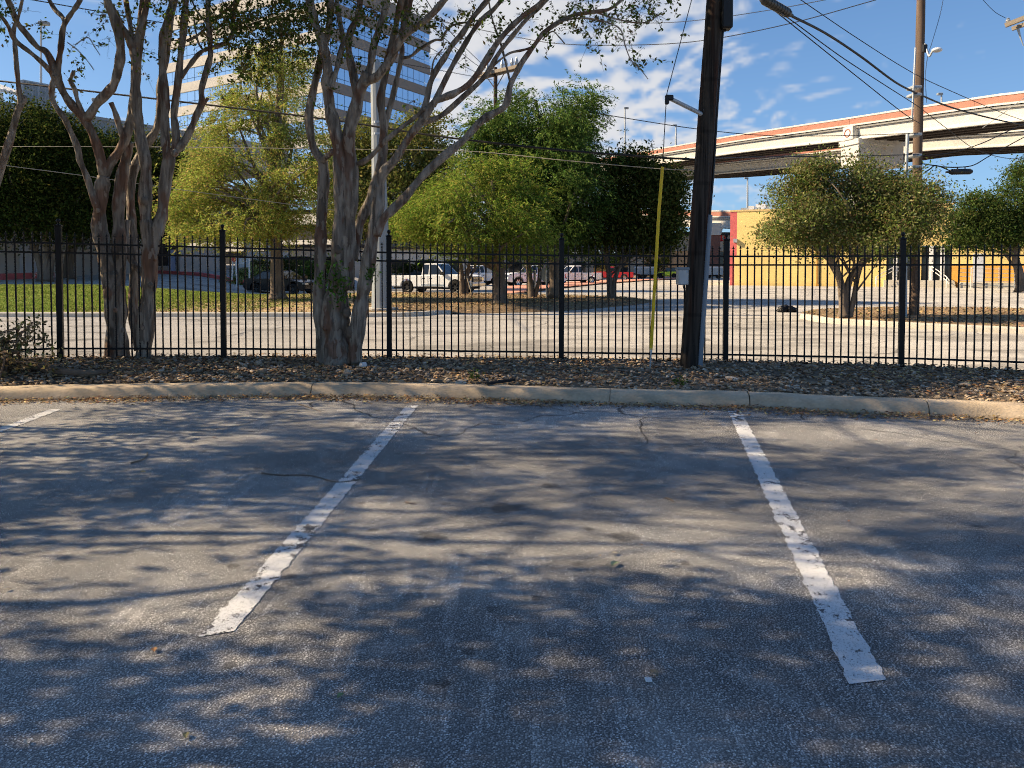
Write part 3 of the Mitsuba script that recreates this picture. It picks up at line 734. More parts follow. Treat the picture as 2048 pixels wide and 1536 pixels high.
C1 = [(30, 25, 45, 32, 70), (75, 35, 40, 30, 34), (172, 92, 34, 44, 85), (160, 132, 22, 16, 30), (147, 146, 10, 10, 16), (205, 24, 24, 22, 40), (250, 20, 40, 30, 130), (292, 60, 28, 60, 130), (330, 30, 40, 40, 150), (400, 30, 60, 45, 607), (470, 50, 60, 55, 1053), (540, 85, 70, 65, 1134), (600, 40, 60, 60, 1053), (550, 25, 80, 45, 972), (622, 120, 30, 50, 255), (440, 120, 30, 40, 90), (345, 85, 30, 22, 60), (500, 130, 50, 45, 345), (10, 60, 25, 30, 30), (210, 78, 8, 5, 5)]
t1 = myrtle_tree("multi stemmed crape myrtle, smooth grey brown trunks, first full tree from the left", T1, C1, 10.7, 41, 300, over=[(-5.6, 8.6, 6.3), (-4.2, 7.4, 6.5), (-5.8, 6.6, 5.9), (-3.3, 8.4, 6.7), (-4.4, 6.1, 5.6)])

T2 = [
    ([(680, 736), (676, 700), (672, 660), (670, 620), (676, 570), (684, 520)], 31, 20, 10.7, 10.75),
    ([(648, 732), (645, 690), (641, 640), (639, 590), (640, 540), (642, 490), (643, 451), (646, 400), (648, 350), (645, 314)], 13, 10.5, 10.75, 10.8),
    ([(645, 322), (627, 294), (618, 239), (625, 190), (637, 140), (645, 105), (656, 68), (661, 20), (662, -12)], 9, 6, 10.8, 10.5),
    ([(646, 322), (655, 312), (666, 303)], 7, 4.5, 10.75, 10.6), ([(617, 255), (612, 240), (611, 218)], 3, 2, 10.8, 10.8),
    ([(678, 560), (677, 501), (679, 444), (680, 390), (679, 342), (675, 290), (668, 256), (660, 222), (656, 190), (653, 160), (655, 141), (650, 109), (642, 78), (630, 47), (622, 16), (616, -12)], 15, 7.5, 10.7, 10.3),
    ([(690, 580), (694, 500), (698, 440), (701, 390), (702, 325), (697, 273), (712, 212), (722, 176), (736, 146)], 15, 11, 10.75, 10.5),
    ([(660, 178), (668, 155), (676, 130), (682, 105), (686, 78), (680, 45), (672, -12)], 6, 5, 10.4, 10.6),
    ([(706, 240), (712, 195), (708, 156), (700, 117), (697, 86), (702, 62), (716, 31), (722, -12)], 8.5, 6, 10.6, 10.9),
    ([(735, 152), (742, 125), (747, 94), (757, 62), (767, 31), (777, -12)], 7.5, 6, 10.5, 10.5),
    ([(728, 168), (745, 158), (760, 147), (784, 109), (808, 70), (838, 50), (862, 30), (886, 3), (905, -15)], 9, 5.5, 10.5, 9.9),
    ([(770, 140), (786, 115), (798, 85), (808, 52), (818, 20), (824, -12)], 6, 5, 10.5, 10.7),
    ([(716, 328), (735, 318), (752, 302), (770, 282), (806, 253), (838, 228), (852, 215)], 5.5, 4.5, 10.6, 10.2),
    ([(703, 520), (712, 475), (722, 440), (741, 400), (752, 360), (763, 325), (767, 285), (766, 240), (761, 205), (766, 172), (773, 140), (780, 100), (790, 60), (800, 10), (806, -12)], 11, 5, 11.0, 11.3),
    ([(765, 300), (770, 262), (776, 230), (789, 180), (799, 135), (804, 105), (803, 75), (808, 35), (815, -12)], 6, 4.5, 11.1, 11.5),
    ([(806, 116), (822, 112), (838, 99), (868, 81), (883, 79), (890, 66), (900, 54), (914, 48), (942, 43), (965, 40)], 3.6, 1.6, 11.3, 11.0),
    ([(708, 726), (712, 680), (719, 628), (726, 590), (733, 552), (744, 485), (752, 440), (757, 400), (759, 370)], 16, 11, 10.6, 10.5),
    ([(759, 385), (766, 345), (790, 319), (819, 273), (846, 239), (867, 206), (888, 195), (910, 186), (942, 164), (976, 115), (994, 86), (1018, 58), (1044, 34), (1078, 8), (1095, -12)], 9, 4.5, 10.5, 9.7),
    ([(838, 252), (852, 205), (860, 168), (874, 138), (891, 112), (906, 88), (925, 66), (942, 40), (960, 18), (985, -12)], 6.5, 5, 10.4, 10.2),
    ([(866, 212), (888, 165), (908, 126), (926, 95), (943, 67), (962, 41), (988, 18), (1012, -12)], 6, 4.5, 10.4, 10.6),
    ([(846, 245), (868, 238), (890, 226), (928, 192), (962, 161), (980, 138), (994, 112), (1010, 90), (1028, 68), (1050, 42), (1075, 18), (1104, -12)], 6, 4, 10.4, 10.0),
    ([(753, 470), (766, 440), (788, 417), (812, 393), (846, 352), (887, 314), (928, 280), (959, 246), (982, 230), (1003, 219), (1015, 203), (1021, 171), (1032, 148), (1044, 126), (1068, 92), (1088, 66), (1119, 44), (1150, 30), (1190, 24), (1222, 17), (1252, -8)], 9.5, 3, 10.5, 9.8),
    ([(1066, 94), (1046, 100), (1020, 106), (1000, 120), (984, 134)], 2.8, 2.0, 10.0, 10.2), ([(1085, 80), (1096, 68), (1107, 63), (1118, 74), (1130, 88)], 1.8, 1.0, 10, 9.9),
    ([(1119, 44), (1160, 36), (1205, 42), (1240, 58), (1250, 90), (1262, 120), (1282, 140), (1296, 158)], 1.8, 0.8, 9.9, 9.6), ([(1190, 24), (1240, 40), (1290, 45), (1318, 30)], 1.8, 0.8, 9.9, 9.7),
    ([(862, 155), (868, 120), (885, 98)], 2, 1.2, 10.3, 10.2), ([(887, 96), (886, 72), (881, 55)], 1.2, 0.8, 10.2, 10.2), ([(1022, 172), (1010, 120), (1000, 82), (985, 40), (975, -12)], 2.4, 1.6, 10.3, 10.6),
]
C2 = [(650, 25, 50, 45, 260), (720, 30, 60, 40, 330), (790, 40, 60, 45, 280), (850, 30, 50, 35, 190), (910, 45, 50, 40, 160), (960, 30, 60, 30, 150), (1000, 75, 40, 25, 75), (1100, 30, 70, 40, 240), (1180, 35, 60, 40, 330), (1250, 25, 60, 40, 330), (1310, 18, 45, 30, 190), (1215, 70, 35, 25, 110), (1256, 108, 10, 38, 46), (1285, 125, 24, 18, 40), (935, 120, 8, 18, 16), (830, 206, 10, 12, 10), (690, 80, 50, 40, 160), (760, 105, 40, 40, 80), (898, 262, 18, 14, 12), (1140, 55, 40, 22, 70), (885, 80, 25, 35, 30)]
t2 = myrtle_tree("multi stemmed crape myrtle with green sprouts on its trunk and limbs arching to the right", T2, C2, 10.3, 42, 300, over=[(-1.6, 8.5, 6.2), (-0.6, 7.4, 6.4), (-2.2, 7.0, 6.2)])
r = np.random.default_rng(9)
sp = [np.stack([P(px + r.normal() * rx, py + r.normal() * ry, 10.42 + 0.05 * r.random()) for _ in range(n)]) for (px, py, rx, ry, n) in ((680, 578, 11, 18, 170), (742, 545, 7, 11, 80), (640, 560, 5, 11, 40), (672, 540, 5, 16, 40))]
(v, f), c = leaves(r, np.vstack(sp), 0.06, 0.42, -0.4, 0.2, 0.25, [(0.06, 0.14, 0.02), (0.10, 0.20, 0.03)], 0.3)
part(t2, "sprouts", (v, f), "mat_leaf", color=c, label="tufts of fresh green sprouts on the trunk")
r = np.random.default_rng(33)      # knots and pruning scars
for tk, sp in ((t1, [(289, 402, 7), (231, 620, 4), (300, 570, 5), (349, 306, 6), (112, 150, 5), (245, 660, 4), (286, 655, 4)]), (t2, [(675, 500, 7), (703, 664, 11), (655, 690, 6), (650, 655, 5), (694, 625, 8), (664, 304, 5), (757, 440, 7), (640, 560, 6), (670, 256, 6)])):
    for px, py, rr in sp:
        c = P(px, py, 10.55); m_ = trimesh.creation.icosphere(subdivisions=2); v = np.array(m_.vertices)
        v = v * (0.7 + 0.6 * meshkit.fbm(v * 1.8 + px, 3, 5)[:, None]) * np.array([rr, rr * 0.9, rr * 1.3]) * 10.55 / F + c
        part(tk, "knot", (v, np.array(m_.faces)), "mat_bark" if rr > 6 else "mat_myrtle", smooth=True)
T3 = [([(-62, 730), (-60, 640), (-50, 540), (-36, 450), (-12, 385), (4, 330), (22, 272), (34, 228), (42, 208)], 9, 6, 10.2, 10.0), ([(42, 212), (38, 180), (34, 140), (30, 90), (28, 60), (34, 40)], 5, 3.4, 10.0, 9.9),
      ([(42, 210), (50, 200), (46, 192)], 5, 3.5, 10.0, 10.0), ([(34, 44), (40, 20), (47, -12)], 3, 2.5, 9.9, 9.8), ([(-66, 730), (-90, 600), (-130, 450), (-150, 300), (-170, 150), (-180, 20)], 11, 8, 10.2, 9.8), ([(-80, 640), (-75, 450), (-100, 300), (-60, 150), (-50, 10)], 9, 6, 10.2, 9.6)]
t3 = myrtle_tree("crape myrtle at the left edge, only one slender limb in view", T3, [(12, 20, 30, 24, 40)], 9.9, 43, 260)
r = np.random.default_rng(44)      # the rest of its crown, left of the view, keeps the sun off the two trunks
hi = clump_pts(r, [((-9.2, 10.3, 3.6), (1.5, 1.3, 1.5), 5200), ((-9.4, 10.0, 6.4), (1.9, 1.8, 1.6), 6500)], 0.22, 30)
hi = hi[hi[:, 0] < -0.70 * hi[:, 1] - 0.12]
(v, f), c = leaves(r, hi, 0.09, 0.55, 0.1, 0.3, 0.2, LG, 0.3)
part(t3, "crown", (v, f), "mat_leaf", color=c)


def shade_tree(label, x, y, seed, n, tall, low=0):
    """Crape myrtles left of the view: their shade falls on the lot."""
    k = thing("crape_myrtle", label, "tree", "crape myrtles in the gravel bed")
    r = np.random.default_rng(seed); ms = []; ends = []
    for q in range(5):
        a = q * 1.26 + seed
        b = np.array([x + 0.12 * math.cos(a), y + 0.12 * math.sin(a), 0.0])
        e = b + [0.7 * math.cos(a), 0.7 * math.sin(a), 2.4 + 0.9 * tall]
        ms.append(tube(spline([b, (b + e) / 2 + r.normal(0, 0.07, 3), e], 5), np.linspace(0.07, 0.045, 11), 8, 0.1, q))
        d = (e - b) / np.linalg.norm(e - b)
        grow(r, e, d, 0.042, 1.2 + 0.7 * tall, 2, ms, ends)
    part(k, "trunk", cat(ms), "mat_myrtle", smooth=True)
    keep = [e for e in ends if r.random() < 0.8]
    hi = clump_pts(r, [((e[0], e[1], e[2]), (0.75, 0.75, 0.5), n) for e in keep] + ([((x + 1.5 * math.cos(q), y + 1.5 * math.sin(q), 2.6 + 0.55 * (q * 1.7 % 3.6)), (0.95, 0.95, 0.5), low) for q in range(7)] if low else []), 0.16, 34)
    (v, f), c = leaves(r, hi, 0.095, 0.6, 0.1, 0.3, 0.2, LG, 0.3)
    part(k, "crown", (v, f), "mat_leaf", color=c)


struct("planting_bed", flat(np.array([(-13, 0.3), (-4.6, 0.3), (-4.9, 2.6), (-6.3, 5.2), (-8.1, 8.0), (-13, 7.4)]), 0.012), "mat_earth", label="soil bed under the row of myrtles left of the lot")
shade_tree("crape myrtle beside the kerb outside the left edge, its shade dappling the lot", -9.6, 7.0, 51, 400, 0.7, 900)
shade_tree("crape myrtle outside the left edge, its shade dappling the middle of the lot", -9.0, 4.4, 52, 430, 1.3, 1100)
shade_tree("crape myrtle outside the left edge, its shade covering the near part of the lot", -8.6, 1.4, 53, 560, 1.0, 1300)
shade_tree("crape myrtle outside the left edge, nearest of its row, its shade at the bottom edge", -5.6, 1.9, 54, 620, 0.6, 1300)
# ---------------------------------------------------------------- the road, the islands, the land beyond
def land(x, y):                      # the drive and lawn climb towards the back on the left
    t = np.clip((-13.5 - x) / 11.0, 0, 1); t = t * t * (3 - 2 * t)
    return np.clip(y - 26.0, 0, 60) * 0.036 * t


gx = np.concatenate([[-400, -200, -120, -90], np.linspace(-70, 60, 80), [90, 140, 220, 400]]); gy = np.concatenate([np.linspace(8.2, 24, 8), np.linspace(26, 90, 40), [120, 180, 300, 600]])
gv, gf = grid(gx, gy, lambda X, Y: land(X, Y))
yn_ = np.where((gv[:, 0] > -16) & (gv[:, 0] < 11), np.interp(gv[:, 0], BACK[:, 0], BACK[:, 1]) - 0.1, 9.5)
near = gv[:, 1] < 8.3; gv[near, 1] = yn_[near]; lowm = (gv[:, 1] > 8.3) & (gv[:, 1] < 13.5) & ~near; gv[lowm, 1] = np.maximum(gv[lowm, 1], yn_[lowm] + 0.8)
gv = gv[:, :3]
struct("road", (gv, gf), "mat_road", smooth=True, label="pale worn concrete road and car park beyond the fence")

ISL = spline([G(px, py)[:2] for px, py in [(-560, 634), (0, 634), (400, 634), (620, 634), (760, 634), (830, 633), (880, 629), (960, 627), (1040, 625), (1128, 622), (1205, 616), (1270, 610)]] , 6)
BK = [(1296, 606), (1304, 603), (1296, 600), (1250, 597), (1190, 595), (1128, 593.5), (1040, 592), (960, 590.5), (880, 589.5), (800, 589), (720, 586)]
ISLB = np.vstack([spline([G(px, py)[:2] for px, py in BK], 5), [[-9.5, 44.5], [-13, 42.5], [-18, 42], [-26, 42], [-46, 42]]])
poly = np.vstack([ISL, ISLB])
from shapely.geometry import Polygon, Point
from shapely import contains_xy
P1 = Polygon(poly).buffer(0)


def isl_z(x, y, pg=None):            # kerbed on the left; on the right the soil runs out flush with the paving
    import shapely
    pg = P1 if pg is None else pg
    d = shapely.distance(shapely.points(np.asarray(x).ravel(), np.asarray(y).ravel()), pg.boundary).reshape(np.shape(x))
    w = np.clip((np.asarray(x) - G(800, 633)[0]) / 2.0, 0, 1)
    return land(x, y) + 0.145 * (1 - w) + w * (0.006 + 0.16 * np.clip(d / 1.3, 0, 1) ** 0.8)


def islsheet(pg, name, lift, mat, label):
    v, f = trimesh.creation.triangulate_polygon(pg, triangle_args="pq30a1.5", engine="triangle") if False else trimesh.creation.triangulate_polygon(pg.segmentize(1.2), engine="earcut")
    # cut along a grid so that it can follow the land
    cells = []
    from shapely import box as sbox
    x0, y0, x1, y1 = pg.bounds
    for a in np.arange(math.floor(x0), x1, 2.0):
        for b in np.arange(math.floor(y0), y1, 2.0):
            c = pg.intersection(sbox(a, b, a + 2.0, b + 2.0)).segmentize(0.7)
            for g in getattr(c, "geoms", [c]):
                if g.geom_type == "Polygon" and g.area > 1e-4:
                    vv, ff = trimesh.creation.triangulate_polygon(g, engine="earcut")
                    vv = np.column_stack([vv, isl_z(vv[:, 0], vv[:, 1]) if lift is None else land(vv[:, 0], vv[:, 1]) + lift])
                    n = np.cross(vv[ff[:, 1]] - vv[ff[:, 0]], vv[ff[:, 2]] - vv[ff[:, 0]])[:, 2]
                    ff[n < 0] = ff[n < 0][:, ::-1]
                    cells.append((vv, ff))
    struct(name, cat(cells), mat, label=label)


KP = [(-0.02, -0.1), (-0.02, 0.02), (0.0, 0.12), (0.03, 0.15), (0.2, 0.155), (0.2, -0.1)]
islsheet(P1.buffer(-0.03), "lawn", None, "mat_lawn", "sunny grass and leaf mulch island across the road")
labels["island_kerb"] = {"kind": "structure", "label": "pale concrete kerb round the grass island"}
full = ISL[:np.argmin(np.abs(ISL[:, 0] - G(905, 628)[0])) + 1]
for a, b in zip(np.arange(0, len(full) - 2, 7), np.arange(7, len(full) + 7, 7)):
    pth = full[a:min(b + 1, len(full))]
    if len(pth) < 3: continue
    d = pth[-1] - pth[-2]
    pth = pth.copy(); pth[-1] -= d / np.linalg.norm(d) * 0.02
    w = np.clip((pth[:, 0] - G(830, 633)[0]) / 2.5, 0, 1)
    part("island_kerb", "segment", sweep(np.column_stack([pth, land(pth[:, 0], pth[:, 1]) - 0.07 * w]), KP), "mat_concrete", smooth=30)
bk = spline([G(px, py)[:2] for px, py in [(1060, 591.5), (960, 590.5), (880, 589.5), (800, 589), (720, 586)]], 5)
part("island_kerb", "segment", sweep(bk, KP), "mat_concrete", smooth=30)
P2 = Polygon(spline([G(px, py)[:2] for px, py in [(1592, 633), (1640, 644), (1720, 650), (1804, 655), (1920, 661), (2048, 667), (2300, 680), (2400, 640), (2200, 628), (2000, 622), (1850, 620), (1720, 621), (1630, 625), (1592, 633)]], 5)).buffer(0)
islsheet(P2.buffer(-0.12), "mulch_island", 0.13, "mat_lawn", "leaf strewn island round the tree on the right")
labels["mulch_island_kerb"] = {"kind": "structure", "label": "pale kerb of the island on the right"}
pk = spline([G(px, py)[:2] for px, py in [(1600, 637), (1650, 646), (1720, 651), (1804, 656), (1920, 662), (2048, 668), (2300, 681)]], 8)
for a in range(0, len(pk) - 2, 8): part("mulch_island_kerb", "segment", sweep(pk[a:a + 9] * 1.0, KP), "mat_concrete", smooth=30)

# grass blades, and leaves fallen on the islands
r = np.random.default_rng(61)
n = 90000
q = np.stack([r.uniform(-34, -9, n), r.uniform(25.1, 42, n)], 1)
q = q[contains_xy(P1.buffer(-0.3), q[:, 0], q[:, 1])]
dry = np.clip((q[:, 0] + 15.5) / 3.5 + r.normal(0, 0.25, len(q)), 0, 1)
q, dry = q[r.random(len(q)) > dry * 0.7], dry[r.random(len(dry)) > 2]
n = len(q)
pts = np.column_stack([q, land(q[:, 0], q[:, 1]) + 0.165])
(v, f), c = leaves(r, pts, 0.09, 0.28, -1.2, 0.8, 0.1, [(0.10, 0.17, 0.025), (0.18, 0.24, 0.05), (0.25, 0.27, 0.08)], 0.25)
k = thing("grass", "short bright green lawn grass across the road behind the left of the fence", "grass", kind="stuff")
scene[k] = mikit.ply((v, f), "mat_leaf", color=c)
q = np.stack([r.uniform(-16, 9, 16000), r.uniform(24.8, 46, 16000)], 1)
q = q[contains_xy(P1.buffer(-0.2), q[:, 0], q[:, 1])]
q2 = np.stack([r.uniform(8, 22, 5000), r.uniform(17, 30, 5000)], 1); q2 = q2[contains_xy(P2.buffer(-0.15), q2[:, 0], q2[:, 1])]
for q, h, lab in ((q, 0.165, "brown fallen leaves over the tree island across the road"), (q2, 0.15, "brown fallen leaves on the island under the round tree")):
    pts = np.column_stack([q, (isl_z(q[:, 0], q[:, 1]) + 0.02) if h > 0.16 else land(q[:, 0], q[:, 1]) + h])
    (v, f), c = leaves(r, pts, 0.11, 0.6, 0, -0.5, 0.2, [(0.30, 0.20, 0.10), (0.20, 0.12, 0.07), (0.40, 0.29, 0.15), (0.14, 0.13, 0.05)], 0.3)
    v[:, 2] = np.repeat(pts[:, 2], 4) + (v[:, 2] - np.repeat(pts[:, 2], 4)) * 0.4
    k = thing("leaf_litter", lab, "leaves", kind="stuff"); scene[k] = mikit.ply((v, f), "mat_vc", color=c)
# red paved strip with its kerb behind the island
a = [G(1000, 596), G(1100, 579.5), G(1200, 569), G(1300, 561.5), G(1380, 557.5)]
b = [G(1380, 556), G(1300, 558), G(1200, 562), G(1100, 568), G(1000, 576)]
struct("brick_walk", flat(np.array([p[:2] for p in a + b]), 0.12), "mat_brickwalk", label="red paved strip below the parked vehicles")
struct("brick_walk_kerb", sweep(spline([p[:2] for p in a], 5), [(-0.02, -0.1), (-0.02, 0.135), (0.18, 0.14), (0.18, -0.1)]), "mat_soffit", label="dark kerb of the red strip")

# ---------------------------------------------------------------- the office tower
OC, OR, OL = np.array([-26.7, 110.0]), np.array([-14.3, 131.0]), np.array([-60.5, 130.0])
HT, FL = 45.0, 3.9
ok = thing("office_tower", "tall office block with pale left face, dark right face and bands of blue glass", "building")
back = OR + (OL - OC)
fr = np.array([OL, OC, OR, back])


def inset(p, q, d):                  # a face pushed inwards by d
    u = (q - p) / np.linalg.norm(q - p); n = np.array([-u[1], u[0]])
    return n * d, u


core = []
sh = 0.25
ctr = fr.mean(0)
shr = ctr + (fr - ctr) * 0.95
part(ok, "core", solid(shr, 0, HT - 0.5), "mat_dark")
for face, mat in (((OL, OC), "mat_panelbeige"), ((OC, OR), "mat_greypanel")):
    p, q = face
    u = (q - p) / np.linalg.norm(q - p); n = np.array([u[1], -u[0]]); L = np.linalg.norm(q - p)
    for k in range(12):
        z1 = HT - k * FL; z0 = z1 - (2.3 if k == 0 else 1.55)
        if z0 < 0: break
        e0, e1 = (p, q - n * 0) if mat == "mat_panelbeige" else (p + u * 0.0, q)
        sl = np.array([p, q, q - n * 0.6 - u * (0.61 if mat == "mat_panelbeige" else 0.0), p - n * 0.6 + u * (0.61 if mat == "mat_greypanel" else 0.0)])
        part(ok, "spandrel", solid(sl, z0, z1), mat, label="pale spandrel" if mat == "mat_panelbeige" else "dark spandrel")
        zg = HT - (k + 1) * FL
        if zg < 4: break
        wb = f"{ok}__window_band" + (f"_{_count.get('wb', 0):03d}" if _count.get("wb", 0) else "")
        _count["wb"] = _count.get("wb", 0) + 1
        m = 16 if mat == "mat_greypanel" else 20
        for c in range(m):
            a, b = p + u * (L * c / m + 0.05), p + u * (L * (c + 1) / m - 0.05)
            off = 0.18 + 0.012 * math.sin(c * 2.7 + k)
            if k < 9:
                for s0, s1 in ((zg + 0.02, zg + 0.62), (zg + 0.70, z0 - 0.02)):
                    if s0 < zg + 0.1 and k > 7: continue
                    cc = np.array([a - n * off, b - n * (off + 0.01 * math.sin(c * 1.3)), b - n * (off + 0.08), a - n * (off + 0.08)])
                    part(wb, "pane", solid(cc, s0, s1), "mat_towerglass")
part(ok, "roof", solid(shr, HT - 0.5, HT - 0.3), "mat_greywall")

# ---------------------------------------------------------------- parking garage on the left
gk = thing("parking_garage", "grey concrete parking garage in shade behind the dark trees on the left", "building")
ga, gb = np.array([-38.5, 47.5]), np.array([-21.5, 71.5])
gu = (gb - ga) / np.linalg.norm(gb - ga); gn = np.array([gu[1], -gu[0]]); GL = np.linalg.norm(gb - ga)


def gbox(s0, s1, z0, z1, d0, d1):    # along the face, level, depth behind the face
    return solid(np.array([ga + gu * s0 - gn * d0, ga + gu * s1 - gn * d0, ga + gu * s1 - gn * d1, ga + gu * s0 - gn * d1]), z0, z1)


part(gk, "parapet", gbox(-4, GL, 11.4, 13.0, 0, 0.3), "mat_greywall")
part(gk, "coping", gbox(-4, GL + 0.1, 13.0, 13.25, -0.08, 0.4), "mat_greywall")
part(gk, "deck", gbox(-4, GL, 10.7, 11.395, 0.02, 18), "mat_greywall")
part(gk, "deck", gbox(-4, GL, 7.4, 8.6, 0.02, 18), "mat_greywall")
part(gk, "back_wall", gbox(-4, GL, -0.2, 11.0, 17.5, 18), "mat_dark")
part(gk, "spandrel", gbox(-4, GL, 4.9, 7.395, 0, 0.3), "mat_greywall")
s = lambda px: float(np.linalg.norm(ga - np.array(_isect(px))))


def _isect(px):
    k = (px - 1024) / F               # x = k y
    t = (k * ga[1] - ga[0]) / (gu[0] - k * gu[1])
    return ga + gu * t


part(gk, "wall", gbox(-4, s(150), -0.2, 4.895, 0, 0.3), "mat_panelbeige")
part(gk, "wall", gbox(s(150), s(308), -0.2, 4.1, 0.05, 0.35), "mat_greywall")
part(gk, "wall", gbox(s(366), s(446), -0.2, 3.4, 0, 0.3), "mat_greywall")
part(gk, "wall", gbox(s(500), GL, -0.2, 3.2, 0, 0.3), "mat_greywall")
for px in (150, 308, 366, 446, 500, 540):
    part(gk, "column", gbox(s(px) - 0.3, s(px) + 0.3, -0.2, 4.89, -0.03, 0.5), "mat_greywall")
part(gk, "door", gbox(s(40), s(98), -0.2, 4.0, -0.03, 0.02), "mat_doorpale", label="pale roller door")
part(gk, "gate", gbox(s(342), s(354), -0.2, 3.2, 0.2, 0.35), "mat_doorblue", label="blue grey entrance door")
for px in (331, 376, 386):
    c = np.append(ga + gu * s(px) - gn * 3.0, 4.3)
    part(gk, "ceiling_light", (trimesh.creation.icosphere(subdivisions=2, radius=0.12).vertices + c, trimesh.creation.icosphere(subdivisions=2).faces), "mat_lamp")
# roof structure on the top deck: a white canopy, its posts and a railing
ck = thing("roof_canopy", "white ribbed canopy with posts on the top deck of the grey garage", "canopy")
ca, cb = P(-60, 150, 54), P(56, 186, 58)
pz = ca[2]
cu = np.array([cb[0] - ca[0], cb[1] - ca[1], 0]); CL = np.linalg.norm(cu); cu /= CL; cn = np.array([-cu[1], cu[0], 0])
low = 15.1
for k in range(9):
    a = np.array([ca[0], ca[1], low]) + cu * (CL * k / 9) ; b = a + cu * (CL / 9 - 0.25)
    part(ck, "roof_panel", hull([a, b, a + cn * 3.2 + [0, 0, 1.1], b + cn * 3.2 + [0, 0, 1.1], a + [0, 0, 0.1], b + [0, 0, 0.1], a + cn * 3.2 + [0, 0, 1.2], b + cn * 3.2 + [0, 0, 1.2]]), "mat_white")
part(ck, "gutter", beam(np.array([ca[0], ca[1], low - 0.1]) - cn * 0.05, np.array([ca[0], ca[1], low - 0.1]) + cu * CL - cn * 0.05, 0.15, 0.2), "mat_steel")
for k in (0.1, 0.55, 0.97):
    a = np.array([ca[0], ca[1], low - 0.2]) + cu * CL * k + cn * 0.3
    part(ck, "post", beam(a, [a[0], a[1], 11.4], 0.25, 0.25), "mat_steel")
    part(ck, "brace", beam(a - [0, 0, 1.2], a + cu * -0.9 - [0, 0, 0.1], 0.12, 0.12), "mat_steel")
rk = thing("roof_railing", "pale metal railing on the garage roof beside the white canopy", "railing")
ra, rb = np.append(_isect(54) - gn * 0.15, 13.25), np.append(_isect(116) - gn * 0.15, 13.25)
H = 1.75
for dz in (0.12, H): part(rk, "rail", beam(ra + [0, 0, dz], rb + [0, 0, dz], 0.1, 0.1), "mat_steel")
for k in range(23):
    a = ra + (rb - ra) * k / 22
    part(rk, "baluster", beam(a + [0, 0, 0.0], a + [0, 0, H], 0.16 if k % 11 == 0 else 0.07, 0.16 if k % 11 == 0 else 0.07), "mat_steel")

# red kerb, ramp and signs before the garage
a0, a1 = ga + gn * 2.0 + gu * (s(-20)), ga + gn * 2.0 + gu * s(84)
zz = lambda p: float(land(p[0], p[1]))
def ribbon(p, q, w, h, up, mat, name):
    n = 14; t = np.linspace(0, 1, n)[:, None]; path = p + (q - p) * t
    z = np.array([zz(x) for x in path])
    v, f = sweep(np.column_stack([path, z]), [(0, -0.2), (0, up), (w, up), (w, -0.2)])
    struct(name, (v, f), mat, smooth=30, label=name.replace("_", " "))
ribbon(a0, a1, 0.4, 0, 0.42, "mat_redpaint", "red_fire_lane_kerb")
tm = meshkit.text_mesh("FIRE LANE", 0.26, 0.02, True)
tv = np.array(tm.vertices); m0 = a0 + (a1 - a0) * 0.58; uu = (a1 - a0) / np.linalg.norm(a1 - a0)
side = np.array([uu[1], -uu[0]])
tv = np.stack([m0[0] + uu[0] * tv[:, 0] + side[0] * (0.012 + tv[:, 2]), m0[1] + uu[1] * tv[:, 0] + side[1] * (0.012 + tv[:, 2]), zz(m0) + 0.1 + tv[:, 1]], 1)
scene["red_fire_lane_kerb__lettering"] = mikit.ply((tv, np.array(tm.faces)), "mat_white")
e0, e1 = np.array([P(314, 548, 60)[0], 60.0]), np.array([P(492, 566, 52)[0], 52.0])
ribbon(e0, e1, 0.35, 0, 0.25, "mat_redpaint", "red_drive_kerb")
sk = thing("shop_sign", "low white framed sign board behind the black car", "sign")
c = P(486, 528, 50); g0 = float(land(c[0], 50))
w = 0.85
for dx in (-w / 2, w / 2): part(sk, "post", box((c[0] + dx - 0.04, 49.96, g0), (c[0] + dx + 0.04, 50.04, c[2] + 0.42)), "mat_white")
part(sk, "board", box((c[0] - w / 2 + 0.04, 49.97, c[2] - 0.22), (c[0] + w / 2 - 0.04, 50.02, c[2] + 0.40)), "mat_signgrey")
part(sk, "lettering", cat([box((c[0] - 0.22, 49.955, c[2] + 0.02), (c[0] + 0.2, 49.968, c[2] + 0.11)), box((c[0] - 0.22, 49.955, c[2] + 0.16), (c[0] + 0.3, 49.968, c[2] + 0.23))]), "mat_white", kind="stuff")
sk = thing("traffic_sign", "small red and white sign on two leaning white posts near the sign board", "sign")
a, b = P(464, 560, 49), P(466, 518, 49)
part(sk, "post", beam(a, b, 0.06, 0.06), "mat_white"); part(sk, "post", beam(P(473, 555, 49.3), P(470, 518, 49), 0.06, 0.06), "mat_white")
c = P(468, 519, 48.95); part(sk, "face", solid(np.array([[0.16 * math.cos(q), 0.16 * math.sin(q)] for q in np.arange(8) * math.pi / 4 + 0.39]), 0, 0.02), "mat_redlamp")
v = meshkit.WRITTEN[scene[sk + "__face"]["filename"]]
scene[sk + "__face"]["to_world"] = T4().translate(list(c)).rotate([1, 0, 0], 90)

# ---------------------------------------------------------------- yellow building on the right
yk = thing("yellow_building", "long yellow painted block building with a red left corner and entrance steps", "building")
ya, yb = np.array([21.2, 72.0]), np.array([37.9, 64.0])
yu = (yb - ya) / np.linalg.norm(yb - ya); yn = np.array([yu[1], -yu[0]])


def ys(px):
    k = (px - 1024) / F
    return float((k * ya[1] - ya[0]) / (yu[0] - k * yu[1]))


def ybox(s0, s1, z0, z1, d0, d1):    # d: depth in front of (negative) or behind the face
    return solid(np.array([ya + yu * s0 - yn * d0, ya + yu * s1 - yn * d0, ya + yu * s1 - yn * d1, ya + yu * s0 - yn * d1]), z0, z1)


